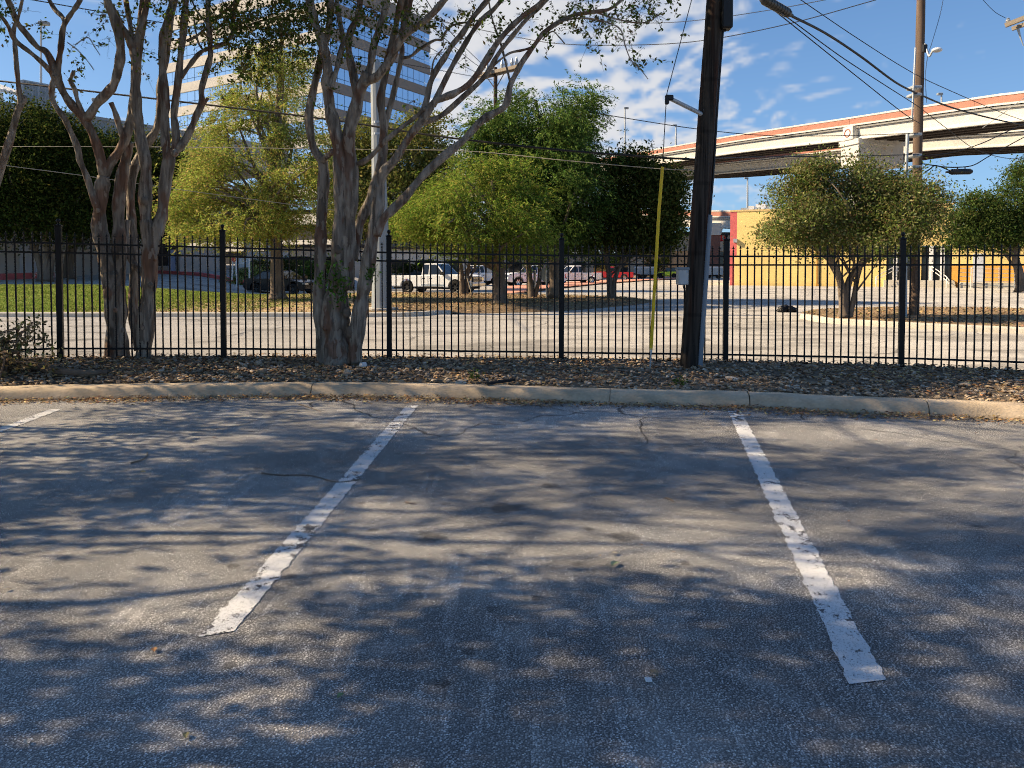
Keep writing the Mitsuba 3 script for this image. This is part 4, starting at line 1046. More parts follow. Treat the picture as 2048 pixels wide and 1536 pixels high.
YT = 7.13; s1, s2 = ys(1772), ys(1903)
part(yk, "wall", ybox(0, s1, -0.3, YT, 0, 0.4), "mat_yellowwall")
part(yk, "wall", ybox(s1, s2, 3.62, YT, 0, 0.4), "mat_yellowwall")
part(yk, "wall", ybox(s2, s2 + 16, -0.3, 2.0, 0, 0.4), "mat_orangewall")
part(yk, "wall", ybox(s2, s2 + 16, 2.0, YT - 0.6, 0.003, 0.4), "mat_yellowwall")
part(yk, "wall", solid(np.array([ya, ya + yu * 0.3, ya + yu * 0.3 - yn * 25, ya - yn * 25]), -0.3, YT), "mat_yellowwall")
part(yk, "roof", ybox(0, s2 + 16, YT - 1.2, YT - 1.0, 0.4, 26), "mat_greywall")
part(yk, "coping", ybox(-0.05, s2 + 0.1, YT, YT + 0.16, -0.06, 0.46), "mat_copingtan")
part(yk, "corner_strip", ybox(-0.02, 0.40, -0.29, YT - 0.02, -0.006, 0.0), "mat_redpaint", label="red painted corner strip")
part(yk, "corner_strip", ybox(0.40, 0.62, 2.9, YT - 0.02, -0.005, 0.0), "mat_redpaint", label="red painted corner strip")
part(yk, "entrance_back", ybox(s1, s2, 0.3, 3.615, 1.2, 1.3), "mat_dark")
part(yk, "entrance_floor", ybox(s1 + 0.01, s2 - 0.01, -0.3, 0.62, 0.02, 1.19), "mat_concrete")
for (p0, p1) in ((1775, 1787), (1793, 1820), (1844, 1859), (1864, 1881), (1887, 1899)):
    w = f"{yk}__door" + (f"_{_count.get('yd', 0):03d}" if _count.get("yd") else ""); _count["yd"] = _count.get("yd", 0) + 1
    scene[w] = mikit.ply(ybox(ys(p0), ys(p1), 0.63, 3.3, 0.1, 0.16), "mat_glass")
    scene[w + "__frame"] = mikit.ply(cat([ybox(ys(p0) - 0.05, ys(p0), 0.63, 3.35, 0.06, 0.16), ybox(ys(p1), ys(p1) + 0.05, 0.63, 3.35, 0.06, 0.16), ybox(ys(p0), ys(p1), 3.3, 3.36, 0.06, 0.16)]), "mat_black")
for px in (1790, 1861.5, 1884): part(yk, "column", ybox(ys(px) - 0.16, ys(px) + 0.16, 0.3, 3.615, -0.02, 0.05), "mat_white")
part(yk, "wall", ybox(ys(1822), ys(1842), 0.63, 3.615, 0.02, 0.1), "mat_yellowwall")
for k in range(6): part(yk, "step", ybox(s1 - 0.2, s2 + 0.2, -0.3 + 0.0 * k, -0.15 + 0.15 * k, -2.1 + 0.35 * k, -2.1 + 0.35 * (k + 1) - 0.003), "mat_concrete")
part(yk, "downpipe", cat([ybox(ys(1634) - 0.06, ys(1634) + 0.06, 0.2, YT - 1.8, -0.14, -0.01), ybox(ys(1634) - 0.07, ys(1634) + 0.16, 0.02, 0.2, -0.2, -0.01)]), "mat_brownpipe", label="brown downpipe")
part(yk, "wall_lamp", ybox(ys(1469) - 0.1, ys(1469) + 0.25, 4.15, 4.5, -0.3, -0.01), "mat_steel")


def wallp(px, d, z): return np.append(ya + yu * ys(px) - yn * d, z)


for (nm, lab, pts) in (("handrail", "white handrail up the left side of the yellow building's steps", [(1750, -2.2, 0.6), (1752, -2.2, 0.95), (1786, -0.1, 1.75), (1797, 0.0, 1.75)]), ("handrail", "white handrail up the right side of the yellow building's steps", [(1893, -2.3, 0.65), (1888, -2.2, 0.95), (1862, -0.1, 1.85), (1858, 0, 1.85)])):
    k = thing(nm, lab, "handrail", "white handrails at the steps")
    A = [wallp(*q) for q in pts]
    for dz in (0, -0.32): part(k, "rail", tube([q + [0, 0, dz] for q in A], 0.035, 6), "mat_white")
    part(k, "post", tube([A[1], A[1] - [0, 0, 1.0]], 0.035, 6), "mat_white"); part(k, "post", tube([A[2], A[2] - [0, 0, 1.15]], 0.035, 6), "mat_white")
rk = thing("ramp_railing", "grey multi bar railing along the ramp right of the entrance steps", "railing")
for k in range(6): part(rk, "bar", tube([wallp(1912, -2.0, -0.05 + 0.34 * k), wallp(1960, -2.2, -0.1 + 0.34 * k), wallp(2120, -2.4, -0.2 + 0.34 * k)], 0.025, 6), "mat_steel")
for px in (1912, 1936, 1960, 1990, 2020, 2050, 2090): part(rk, "post", tube([wallp(px, -2.1, -0.3), wallp(px, -2.1, 1.75)], 0.035, 6), "mat_white" if px in (1936, 1960) else "mat_steel")
part(yk, "ramp", solid(np.array([ya + yu * ys(1915) + yn * 2.0, ya + yu * ys(2100) + yn * 2.0, ya + yu * ys(2100) + yn * 0.05, ya + yu * ys(1915) + yn * 0.05]), -0.3, 0.45), "mat_concrete")
part(yk, "side_door", ybox(ys(1945), ys(1966), 0.46, 2.9, -0.04, 0.0), "mat_doorpale", label="pale grey door by the ramp")
vk = thing("roof_unit", "white air conditioning units on the roof of the yellow building", "roof unit")
part(vk, "housing", ybox(ys(1486), ys(1498), YT - 1, YT + 0.75, 3, 5.5), "mat_white"); part(vk, "housing", ybox(ys(1493), ys(1514), YT - 1, YT + 1.15, 6, 9), "mat_white")
part(vk, "fan_hood", ybox(ys(1470), ys(1485), YT + 0.2, YT + 0.6, 3.2, 4.6), "mat_steel")

# ---------------------------------------------------------------- highway bridges
def bridge(key, ctr, top, mats, tp=1.0, width=11.0):
    """ctr: the near edge of the deck (list of xyz at the top of the parapet), running away from the viewer."""
    e = spline(ctr, 8)
    def prof(pf): return sweep(e, pf)
    part(key, "coping", prof([(-0.06, -0.22), (-0.06, 0.0), (0.42, 0.0), (0.42, -0.22)]), "mat_bridge")
    n = len(e)
    for a in range(0, n - 1, 4):
        pth = e[a:min(a + 5, n)].copy()
        if len(pth) > 2:
            pth[-1] = pth[-1] + (pth[-2] - pth[-1]) * 0.02
            part(key, "parapet_panel", sweep(pth, [(0.02, -1.0), (0.02, -0.22), (0.40, -0.22), (0.40, -1.0)]), "mat_terracotta")
    part(key, "deck_edge", prof([(-0.12, -1.22), (-0.12, -1.0), (width, -1.0), (width, -1.5), (0.25, -1.5), (0.05, -1.3)]), "mat_bridge")
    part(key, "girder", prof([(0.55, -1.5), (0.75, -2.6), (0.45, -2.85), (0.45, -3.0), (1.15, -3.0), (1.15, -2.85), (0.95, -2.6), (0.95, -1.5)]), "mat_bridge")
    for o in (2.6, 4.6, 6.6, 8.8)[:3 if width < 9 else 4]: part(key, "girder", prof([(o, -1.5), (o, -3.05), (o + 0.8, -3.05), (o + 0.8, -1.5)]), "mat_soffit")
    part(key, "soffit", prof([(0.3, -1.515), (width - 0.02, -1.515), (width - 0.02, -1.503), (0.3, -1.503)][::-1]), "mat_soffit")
    part(key, "far_parapet", prof([(width - 0.4, -1.0), (width - 0.4, 0.0), (width, 0.0), (width, -1.0)]), "mat_bridge")
    return e


def leftwards(pts): return [np.array(p) for p in pts]


b1 = thing("upper_overpass", "upper highway overpass with terracotta parapet band and cream girders", "bridge")
U = [P(px, py, Y) for px, py, Y in [(900, 352, 235), (1100, 330, 188), (1250, 308, 158), (1390, 284, 136), (1492, 266, 122), (1699, 234.5, 100), (1949, 195, 82), (2048, 181.6, 76), (2300, 150, 64), (2700, 100, 52)]][::-1]
# the deck lies to the right of this edge when walking towards the viewer: walk away from the viewer, so that 'left of the path' must be mirrored
U = U[::-1]
e1_ = bridge(b1, U, 0, None, width=8.2)
b2 = thing("lower_overpass", "lower highway overpass passing behind and beneath the upper one", "bridge")
Lw = [P(px, py, Y) for px, py, Y in [(900, 385, 255), (1100, 352, 205), (1280, 331, 170), (1430, 317, 145), (1687, 285, 120), (1848, 259, 107), (2048, 243, 96), (2300, 212, 82), (2700, 168, 67)]][::-1][::-1]
bridge(b2, Lw, 0, None)
pk_ = thing("bridge_pier", "cream bridge pier with moulded cap and round emblem under the upper overpass", "pier")
c = P(1712, 262, 99.0); iu = np.argmin(np.linalg.norm(e1_ - c, axis=1)); tt = e1_[iu + 1] - e1_[iu - 1]; tt[2] = 0; tt /= np.linalg.norm(tt); nl = np.array([-tt[1], tt[0], 0])
c = e1_[iu]


def pbox(a0, a1, n0, n1, z0, z1):
    q = [c + tt * a + nl * n for a, n in ((a0, n0), (a1, n0), (a1, n1), (a0, n1))]
    return solid(np.array([x[:2] for x in q]), z0, z1)


zc = c[2]
part(pk_, "cap", pbox(-1.6, 1.6, 0.1, 7.6, zc - 6.6, zc - 3.35), "mat_bridge")
part(pk_, "cap_moulding", pbox(-1.8, 1.8, -0.12, 7.8, zc - 3.75, zc - 3.05), "mat_bridge")
part(pk_, "block", pbox(-0.9, 0.9, -0.25, 0.6, zc - 3.04, zc - 1.26), "mat_bridge")
part(pk_, "block", pbox(-0.75, 0.75, -0.29, -0.253, zc - 2.85, zc - 1.45), "mat_white")
em = trimesh.creation.torus(0.5, 0.1, major_sections=20, minor_sections=6)
v = np.array(em.vertices); v = v[:, :1] * tt + v[:, 1:2] * [0, 0, 1] + v[:, 2:3] * nl + (c - nl * 0.3 + [0, 0, -2.15])
part(pk_, "emblem", (v, np.array(em.faces)), "mat_terracotta")
part(pk_, "column", pbox(-1.3, 1.3, 1.2, 4.6, -0.3, zc - 6.6), "mat_bridge")
b3 = thing("far_bridge", "low far bridge with red band glimpsed between the pole and the yellow building", "bridge")
q = [P(1240, 418, 150), P(1340, 420, 138), P(1410, 420.5, 131), P(1480, 421, 125), P(1560, 423, 118), P(1680, 426, 108)]
bridge(b3, q, 0, None, width=9)
p3 = thing("bridge_pier", "brown brick pier with flared concrete head under the far bridge", "pier")
c = P(1434, 470, 128)
part(p3, "column", box((c[0] - 0.85, 129, -0.3), (c[0] + 0.85, 131, P(1434, 470, 130)[2])), "mat_brownbrick")
a, b = P(1434, 470, 129)[2], P(1434, 446, 129)[2]
part(p3, "head", hull([[c[0] - 0.9, 128.9, a], [c[0] + 0.9, 128.9, a], [c[0] - 0.9, 131.1, a], [c[0] + 0.9, 131.1, a], [c[0] - 2.6, 128.9, b], [c[0] + 1.6, 128.9, b], [c[0] - 2.6, 131.1, b], [c[0] + 1.6, 131.1, b]]), "mat_bridge")
part(p3, "plinth", box((c[0] - 1.0, 128.7, -0.3), (c[0] + 1.0, 131.3, 1.9)), "mat_greywall")
sh_ = thing("far_shop", "small tan shop with red lettered sign glimpsed left of the yellow building", "building")
x0, x1 = P(1290, 0, 150)[0], P(1500, 0, 150)[0]
part(sh_, "wall", box((x0, 150, -0.3), (x1, 160, 5.2)), "mat_tanwall")
part(sh_, "fascia", box((x0, 149.7, 5.2), (x1, 160, 8.4)), "mat_panelbeige"); part(sh_, "roof", box((x0 - 0.3, 149.4, 8.4), (x1 + 0.3, 160.3, 9.0)), "mat_soffit")
part(sh_, "window", box((P(1444, 0, 150)[0], 149.9, 2.2), (P(1470, 0, 150)[0], 149.995, 5.1)), "mat_glass")
tm = meshkit.text_mesh("ILE", 1.5, 0.15, True); tv = np.array(tm.vertices)
tv = np.stack([tv[:, 0] + P(1441, 0, 150)[0], 149.68 - tv[:, 2], tv[:, 1] + P(0, 478, 150)[2] - 0.4], 1)
part(sh_, "lettering", (tv, np.array(tm.faces)), "mat_redsign", kind="stuff")
lb = thing("low_building", "long low pale building behind the parked trucks under the trees", "building")
for (p0, p1, h, Y, m) in ((560, 720, 4.0, 84, "mat_greywall"), (770, 1010, 4.6, 112, "mat_panelbeige"), (1010, 1290, 4.2, 140, "mat_tanwall")):
    xa, xb = P(p0, 0, Y)[0], P(p1, 0, Y)[0]
    part(lb, "wall", box((xa, Y, -0.3), (xb, Y + 8, h)), m); part(lb, "roof", box((xa - 0.4, Y - 0.6, h), (xb + 0.4, Y + 8.4, h + 0.35)), "mat_soffit")
    n = int((xb - xa) / 4)
    for k in range(n): part(lb, "window", box((xa + 4 * k + 0.8, Y - 0.03, 0.9), (xa + 4 * k + 3.2, Y - 0.003, 3.0)), "mat_glass")

# ---------------------------------------------------------------- poles and wires
up = thing("utility_pole", "thick dark weathered wooden utility pole leaning right in the gravel bed", "utility pole", "wooden utility poles")
pb, pt = P(1378, 734, 10.75), P(1431, 0, 10.75)
ax = (pt - pb) / np.linalg.norm(pt - pb)
cc = [pb - ax * 0.3 + ax * q for q in np.linspace(0, 10.5, 30)]
part(up, "shaft", tube(cc, np.linspace(0.135, 0.118, 30), 22, 0.05, 3), "mat_pole", smooth=True)


def onpole(z): return pb + ax * ((z - pb[2]) / ax[2])


def zpx(py, Y): return P(1400, py, Y)[2]


r0 = np.array([0.125, -0.055, 0])
pipe = [onpole(bed(2.7, 10.7)) + r0 + [0.015, 0, 0], onpole(zpx(430, 10.7)) + r0]
part(up, "conduit", tube(pipe, 0.042, 12), "mat_pvc", smooth=40, label="grey plastic conduit on the pole's right side")
part(up, "conduit_coupling", tube([pipe[1] - ax * 0.22, pipe[1] - ax * 0.12], 0.048, 12), "mat_pvc", smooth=40)
part(up, "riser_cable", tube(spline([pipe[1] - [0, 0, 0.05], pipe[1] + ax * 0.7 + [0.01, 0, 0], pipe[1] + ax * 1.7 + [0.0, 0.01, 0], pipe[1] + ax * 3.2], 5), 0.017, 8), "mat_black", smooth=True)
part(up, "riser_cable", tube(spline([pipe[1] - [0, 0, 0.05], pipe[1] + ax * 0.5 + [-0.03, -0.02, 0], pipe[1] + ax * 1.6 + [-0.04, -0.03, 0], pipe[1] + ax * 3.3 + [-0.02, 0, 0]], 5), 0.012, 8), "mat_black", smooth=True)
part(up, "terminal_housing", cbox(P(1442, 58, 10.62) - [0, 0.06, 0], P(1465, -30, 10.62) + [0, 0.12, 0.1], 0.02), "mat_black")
part(up, "mount", beam(P(1430, 62, 10.7), P(1452, 60, 10.66), 0.03, 0.04), "mat_black")
bx0, bx1 = P(1355, 570, 10.55), P(1373, 536, 10.55)
part(up, "meter_box", cbox((bx0[0], 10.50, bx0[2]), (bx1[0] + 0.02, 10.66, bx1[2]), 0.012), "mat_steel", label="grey metal box on the pole's left side")
part(up, "meter_hood", cbox((bx0[0] - 0.01, 10.49, bx1[2] - 0.03), (bx1[0] + 0.03, 10.67, bx1[2] + 0.012), 0.006), "mat_pvc")
part(up, "cable_loop", tube(spline([P(1366, 568, 10.6), P(1367, 576, 10.6), P(1370, 578, 10.62), P(1374, 572, 10.65)], 5), 0.006, 6), "mat_black")
sa, sb = P(1409, 231, 10.7), P(1338, 196, 10.55)
part(up, "strut", tube([sa, sb], 0.03, 12), "mat_steel", smooth=40, label="grey steel guy strut arm")
part(up, "strut_plate", cbox(sa - [0.03, 0.05, 0.08], sa + [0.035, 0.05, 0.08], 0.006), "mat_steel")
part(up, "strut_clamp", cat([cbox(sb - [0.055, 0.03, 0.09], sb + [0.0, 0.03, 0.045], 0.012), cbox(sb - [0.02, 0.035, 0.035], sb + [0.06, 0.035, 0.04], 0.012)]), "mat_black")
gw = thing("guy_wire", "guy wire with long yellow plastic guard running down beside the dark pole", "guy wire")
w0, w1, w2 = P(1399, -60, 10.6), P(1333, 190, 10.55), P(1302, 700, 10.45)
part(gw, "wire", tube([w0, w1, P(1325, 335, 10.53)], 0.006, 6), "mat_wire")
part(gw, "guard", tube([P(1325, 334, 10.53), P(1318, 420, 10.52), w2], 0.023, 10), "mat_yellow", smooth=40)
part(gw, "anchor_rod", tube([w2 - [0, 0, 0.0], P(1300, 738, 10.44)], 0.011, 8), "mat_steel", smooth=True)
part(gw, "anchor_eye", tube([w2 + [0, 0, 0.02], w2 - [0, 0, 0.045]], [0.024, 0.014], 8), "mat_white", smooth=True)

u2 = thing("utility_pole", "thinner brown wooden utility pole behind the round tree on the right", "utility pole", "wooden utility poles")
qb, qt = P(1828, 633, 23.6), P(1842, 0, 23.6); ax2 = (qt - qb) / np.linalg.norm(qt - qb)
part(u2, "shaft", tube([qb - ax2 * 0.3 + ax2 * q for q in np.linspace(0, 13.5, 24)], np.linspace(0.155, 0.12, 24), 16, 0.04, 8), "mat_poleb", smooth=True)
part(u2, "riser_pipe", tube([P(1812, 350, 22.6), P(1815, 268, 22.6)], 0.05, 10), "mat_steel", smooth=True); part(u2, "riser_pipe", tube([P(1824, 240, 22.6), P(1831, 95, 22.6)], 0.028, 8), "mat_steel", smooth=True)
part(u2, "riser_pipe", tube([P(1811, 640, 22.6), P(1812, 350, 22.6)], 0.045, 10), "mat_steel", smooth=True)
for py in (173, 188, 268, 310, 333): part(u2, "clamp", cbox(P(1826, py + 3, 22.62), P(1845, py - 3, 22.62) + [0, 0.4, 0], 0.02), "mat_steel")
part(u2, "lamp_arm", tube(spline([P(1850, 88, 22.7), P(1858, 112, 22.5), P(1864, 104, 22.4), P(1872, 100, 22.3)], 5), 0.03, 8), "mat_steel", smooth=True)
part(u2, "lamp_head", (np.array(trimesh.creation.icosphere(subdivisions=2).vertices) * [0.15, 0.13, 0.07] + P(1874, 100, 22.3), np.array(trimesh.creation.icosphere(subdivisions=2).faces)), "mat_white", smooth=True)
part(u2, "lamp_bracket", cbox(P(1846, 104, 22.6), P(1856, 88, 22.6) + [0, 0.1, 0], 0.02), "mat_black")


def wire(label, pl, rad, d0, d1, mat="mat_wire", name="power_line", group="overhead wires"):
    k = thing(name, label, "wire", group)
    n = len(pl)
    w = [P(px, py, d0 + (d1 - d0) * q) for (px, py), q in zip(pl, np.linspace(0, 1, n))]
    scene[k] = mikit.ply(tube(spline(w, 6), rad, 6), mat, smooth=True)


wire("long dark wire sloping across the left half, behind the crape myrtles", [(-80, 152), (0, 162), (340, 201), (650, 238), (873, 272), (1100, 298), (1300, 314), (1392, 319)], 0.016, 14, 11)
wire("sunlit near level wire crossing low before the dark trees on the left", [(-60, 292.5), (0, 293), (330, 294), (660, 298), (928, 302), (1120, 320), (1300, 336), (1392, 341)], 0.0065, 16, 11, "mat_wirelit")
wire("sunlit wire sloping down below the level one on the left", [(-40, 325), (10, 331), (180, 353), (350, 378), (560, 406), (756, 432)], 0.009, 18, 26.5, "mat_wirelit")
wire("dark wire at the top left running down to the far crossarm", [(40, -5), (67, 0), (180, 20), (440, 66), (620, 98), (820, 130), (985, 160)], 0.022, 20, 60)
for q, (lab, pl) in enumerate((("upper of three wires from the top centre to the far crossarm", [(840, -20), (880, 40), (930, 95), (975, 138)]), ("middle of three wires from the top centre to the far crossarm", [(800, -10), (862, 52), (940, 120), (985, 150)]), ("lower of three wires reaching the far crossarm beside the tower", [(700, 0), (800, 60), (900, 118), (975, 156)]))): wire(lab, pl, 0.022, 30, 60)
wire("wire sagging from the far crossarm to the top right behind the dark pole", [(860, 38), (1027, 73), (1126, 88), (1270, 90), (1406, 81), (1580, 47), (1765, -4)], 0.02, 45, 30)
wire("faint wire near the top edge from the leaves to behind the dark pole", [(1120, 30), (1198, 41), (1300, 46), (1400, 40), (1540, 20), (1670, -4)], 0.016, 40, 28)
wire("thick cable running from the splice case down to the thinner pole", [(1575, 28), (1650, 66), (1720, 112), (1790, 164), (1832, 186)], 0.028, 15, 22.6)
wire("thick cable leaving the thinner pole towards the right edge", [(1832, 186), (1900, 214), (1980, 236), (2060, 253), (2200, 280)], 0.030, 22.6, 34)
wire("wire dropping left of the splice cable to the thinner pole", [(1500, -22), (1523, 0), (1610, 70), (1720, 158), (1805, 225), (1840, 247)], 0.012, 13, 22.6)
wire("wire close below the thick splice cable", [(1560, 26), (1586, 43), (1680, 112), (1760, 164), (1818, 201), (1838, 214)], 0.013, 14, 22.6)
wire("straight wire right of the splice passing behind the thinner pole", [(1560, -30), (1602, 0), (1720, 80), (1828, 147), (1920, 190), (2008, 227), (2080, 252)], 0.012, 16, 30)
wire("wire leaving the thinner pole down to the right under the overpass", [(1838, 214), (1900, 262), (1950, 298), (2010, 316), (2070, 318)], 0.012, 22.6, 30)
wire("thin wire passing level before the cream girders", [(1195, 226), (1250, 236), (1395, 258), (1535, 271), (1700, 271), (1836, 266)], 0.011, 18, 22.6)
wire("lowest level wire from the dark pole to the thinner pole", [(1392, 319), (1480, 315), (1600, 313), (1720, 312), (1838, 309)], 0.013, 11, 22.6)
wire("pale slanting guy wire at the right edge before the overpass", [(2090, 165), (2048, 196), (2000, 231), (1965, 256)], 0.014, 26, 30, "mat_steel")
wire("slack cable curving from the thinner pole up to the right edge", [(1842, 312), (1900, 306), (1960, 288), (2010, 265), (2056, 243), (2120, 200)], 0.016, 22.6, 24)
wire("black messenger cable carrying the lower splice case", [(1842, 327), (1890, 334), (1925, 334), (1950, 329), (1984, 309), (2060, 268), (2150, 220)], 0.018, 22.6, 24)
wire("short black cable drooping into the lower splice case", [(1848, 346), (1860, 338), (1870, 331), (1885, 335), (1905, 344)], 0.018, 22.6, 22.9)
wire("thin service drop looping down beside the thinner pole", [(1888, -10), (1880, 30), (1864, 85), (1856, 110), (1851, 150), (1853, 205)], 0.008, 24, 22.5)
wire("wire curling to the insulator on the crossarm at the right edge", [(1950, -20), (1968, 2), (1990, 24), (2011, 36)], 0.010, 28, 28)


def case(label, a, b, r):
    k = thing("splice_case", label, "splice case", "black cable splice cases"); a, b = np.array(a), np.array(b); L = np.linalg.norm(b - a); u = (b - a) / L
    s = np.array([0, 0.02, 0.06, 0.1, 0.5, 0.9, 0.94, 0.98, 1.0]); rr = np.array([0.35, 0.75, 0.8, 1, 1, 1, 0.85, 0.8, 0.4]) * r
    part(k, "body", tube([a + u * L * q for q in s], rr, 16), "mat_case", smooth=40)
    for q in np.linspace(0.12, 0.88, 9): part(k, "rib", tube([a + u * (L * q - 0.012), a + u * (L * q + 0.012)], r * 1.07, 16), "mat_case", smooth=40)
    part(k, "nozzle", tube([b, b + u * 0.12], r * 0.35, 10), "mat_case", smooth=40)


case("long black splice case on the thick cable at the top right", P(1524, -3, 14.2), P(1579, 28, 15), 0.09)
case("black splice case hanging from the messenger cable near the right edge", P(1944, 343, 23), P(1899, 344, 22.9), 0.085)
for q in (1915, 1930): part("splice_case_001", "hanger", tube([P(q, 334, 23), P(q, 339, 23)], 0.02, 6), "mat_case")
ck = thing("crossarm", "weathered wooden crossarm end with insulator at the right edge", "crossarm")
part(ck, "arm", beam(P(2010, 51, 28), P(2110, 12, 27), 0.12, 0.16), "mat_timber"); part(ck, "arm", beam(P(2024, 58, 28.2), P(2110, 26, 27.2), 0.10, 0.14), "mat_timber")
part(ck, "insulator", lathe([(0.02, 0), (0.08, 0.02), (0.05, 0.08), (0.085, 0.11), (0.05, 0.17), (0.06, 0.2), (0.001, 0.24)], 12), "mat_steel", smooth=40)
scene[ck + "__insulator"]["to_world"] = T4().translate(list(P(2016, 48, 28)))
part(ck, "insulator_string", tube([P(2036, 58, 28), P(2041, 75, 28), P(2047, 92, 28)], [0.05, 0.03, 0.015], 8), "mat_steel")

mp = thing("steel_pole", "tall pale tapered steel pole behind the middle crape myrtle", "pole")
b, t = P(763, 619, 26.3), P(752, 126, 26.3)
k12 = lambda c, r, z: np.array([[c[0] + r * math.cos(q), c[1] + r * math.sin(q), z] for q in np.arange(12) * math.pi / 6])
v = np.vstack([k12(b, 0.36, 0.05), k12(b, 0.33, 1.2), k12(b, 0.30, 2.0), k12(t, 0.20, t[2])])
f = np.vstack([[[i * 12 + j, i * 12 + (j + 1) % 12, (i + 1) * 12 + (j + 1) % 12, (i + 1) * 12 + j] for j in range(12)] for i in range(3)])
part(mp, "shaft", (v, f), "mat_palesteel"); part(mp, "cap", hull(np.vstack([k12(t, 0.205, t[2] - 0.05), k12(t, 0.1, t[2] + 0.12)])), "mat_palesteel")
for py in (246, 269): part(mp, "band", tube([P(757, py + 2, 26.3), P(757, py - 2, 26.3)], 0.25, 12), "mat_steel")
part(mp, "footing", solid(np.array([[b[0] + 0.6 * math.cos(q), b[1] + 0.6 * math.sin(q)] for q in np.arange(16) * math.pi / 8]), 0.0, 0.22), "mat_concrete")
fp = thing("far_utility_pole", "far wooden utility pole with crossarm and insulators behind the green tree", "utility pole")
c = P(990, 200, 60); part(fp, "shaft", tube([[c[0], 60, 0], P(991, 135, 60)], 0.16, 10), "mat_pole", smooth=True)
part(fp, "crossarm", beam(P(955, 151, 61), P(1035, 133, 58), 0.2, 0.26), "mat_timber"); part(fp, "crossarm", beam(P(958, 158, 61.3), P(1036, 138, 58.3), 0.14, 0.2), "mat_timber")
for px in (962, 975, 1004, 1012, 1024, 1033): part(fp, "insulator", tube([P(px, 150 - (px - 955) * 0.22, 59.7), P(px, 140 - (px - 955) * 0.22, 59.7), P(px, 131 - (px - 955) * 0.22, 59.7)], [0.1, 0.16, 0.05], 8), "mat_steel")
for a, b in (((972, 152), (989, 176)), ((1010, 144), (992, 176))): part(fp, "brace", beam(P(*a, 60.2), P(*b, 60.1), 0.08, 0.08), "mat_timber")


def street_light(label, px, y0, y1, Y, head=1.0, side=1):
    k = thing("street_light", label, "street light", "street lights"); b, t = P(px, y0, Y), P(px, y1, Y)
    part(k, "pole", tube([b, t], [Y * 0.0012 + 0.03, Y * 0.0008 + 0.02], 8), "mat_steel", smooth=True)
    w = 0.5 * head
    part(k, "lamp_head", cbox(t + [-w * (0.3 if side > 0 else 1.2), -0.2, 0.0], t + [w * (1.2 if side > 0 else 0.3), 0.3, 0.3 * head], 0.04), "mat_palesteel")


street_light("tall parking lot light with square head above the white canopy", 82, 330, 50, 62, 1.0)
street_light("short parking lot light on the garage roof seen between the trunks", 189, 260, 204, 66, 1.1)
street_light("tall far street light left of the overpass, taller of two", 1250, 330, 218, 150, 1.2)
street_light("far street light just left of the dark pole above the overpass", 1352, 300, 252, 170, 1.2, -1)
street_light("far street light above the yellow building's roof", 1495, 430, 358, 190, 1.3, -1)
street_light("street light standing on the overpass right of the thinner pole", 1883, 240, 190, 110, 1.0, -1)
# ---------------------------------------------------------------- trees beyond the fence
def far_tree(label, name, base, Y, tr, stems, blobs, n, size, col, seed, clump=0.45, per=60, group="trees beyond the fence", depth=0.8, droop=0.0, aspect=0.5, var=0.3, limbs=14, feather=False):
    """stems: lists of survey pixels from the foot up; blobs: (px, py, rx, ry[, nearer or farther by]) in survey pixels."""
    k = thing(name, label, "tree", group)
    r = np.random.default_rng(seed)
    ms = []
    tops = []
    for pl, ra, rb in stems:
        w = spline([P(px, py, Y) for px, py in pl], 5)
        rad = np.linspace(ra, rb, len(w)); rad[:3] *= [1.5, 1.2, 1.05]
        ms.append(tube(w, rad, 12, 0.12, seed)); tops.append(w)
    B = []
    area = sum(b[2] * b[3] for b in blobs)
    for b in blobs:
        off = b[4] if len(b) > 4 else 0
        c = P(b[0], b[1], Y + off); s = (Y + off) / F
        wgt = b[5] if len(b) > 5 else 1.0
        B.append((c, (b[2] * s, max(b[2], b[3]) * s * depth, b[3] * s), int(n * wgt * b[2] * b[3] / area)))
    for q in range(limbs):
        c, rr, _ = B[q % len(B)]
        e = c + r.normal(0, 0.35, 3) * rr
        w = tops[q % len(tops)]
        z = np.clip((e[2] - w[0][2]) * r.uniform(0.35, 0.7) + w[0][2], w[len(w) // 3][2], w[-1][2])
        a = w[np.argmin(np.abs(w[:, 2] - z))]
        m = (a + e) / 2 + r.normal(0, 0.12, 3) * np.linalg.norm(e - a) + [0, 0, 0.12 * np.linalg.norm(e - a)]
        ms.append(tube(spline([a, m, e], 5), np.linspace(tr * 0.3, tr * 0.08, 11), 6))
    part(k, "trunk", cat(ms), "mat_bark", smooth=True)
    if feather:                       # feathery sprays: fine leaflets strung along drooping twigs
        m = n // 12
        cen = clump_pts(r, [(c, rr, max(6, x // 12)) for c, rr, x in B], clump, max(4, per // 12))
        ax = cen - np.array([cen[:, 0].mean(), cen[:, 1].mean(), 0]) * [1, 1, 0]; ax[:, 2] = -0.4 * np.linalg.norm(ax[:, :2], axis=1)
        ax = ax / (np.linalg.norm(ax, axis=1, keepdims=True) + 1e-9) + 0.45 * r.normal(size=ax.shape); ax /= np.linalg.norm(ax, axis=1, keepdims=True)
        L = size * 3.2 * r.uniform(0.6, 1.3, (len(cen), 1, 1))
        t = (np.arange(12) / 11.0)[None, :, None]
        pts = (cen[:, None] + ax[:, None] * L * t + [0, 0, -1] * (0.35 * L * t * t) + r.normal(0, size * 0.28, (len(cen), 12, 3))).reshape(-1, 3)
        (v, f), c = leaves(r, pts, size, aspect, droop, 0.2, 0.15, col, var, axis=np.repeat(ax, 12, 0))
    else:
        pts = clump_pts(r, B, clump, per)
        (v, f), c = leaves(r, pts, size, aspect, droop, 0.3, 0.2, col, var)
    part(k, "crown", (v, f), "mat_leaf", color=c)
    return k


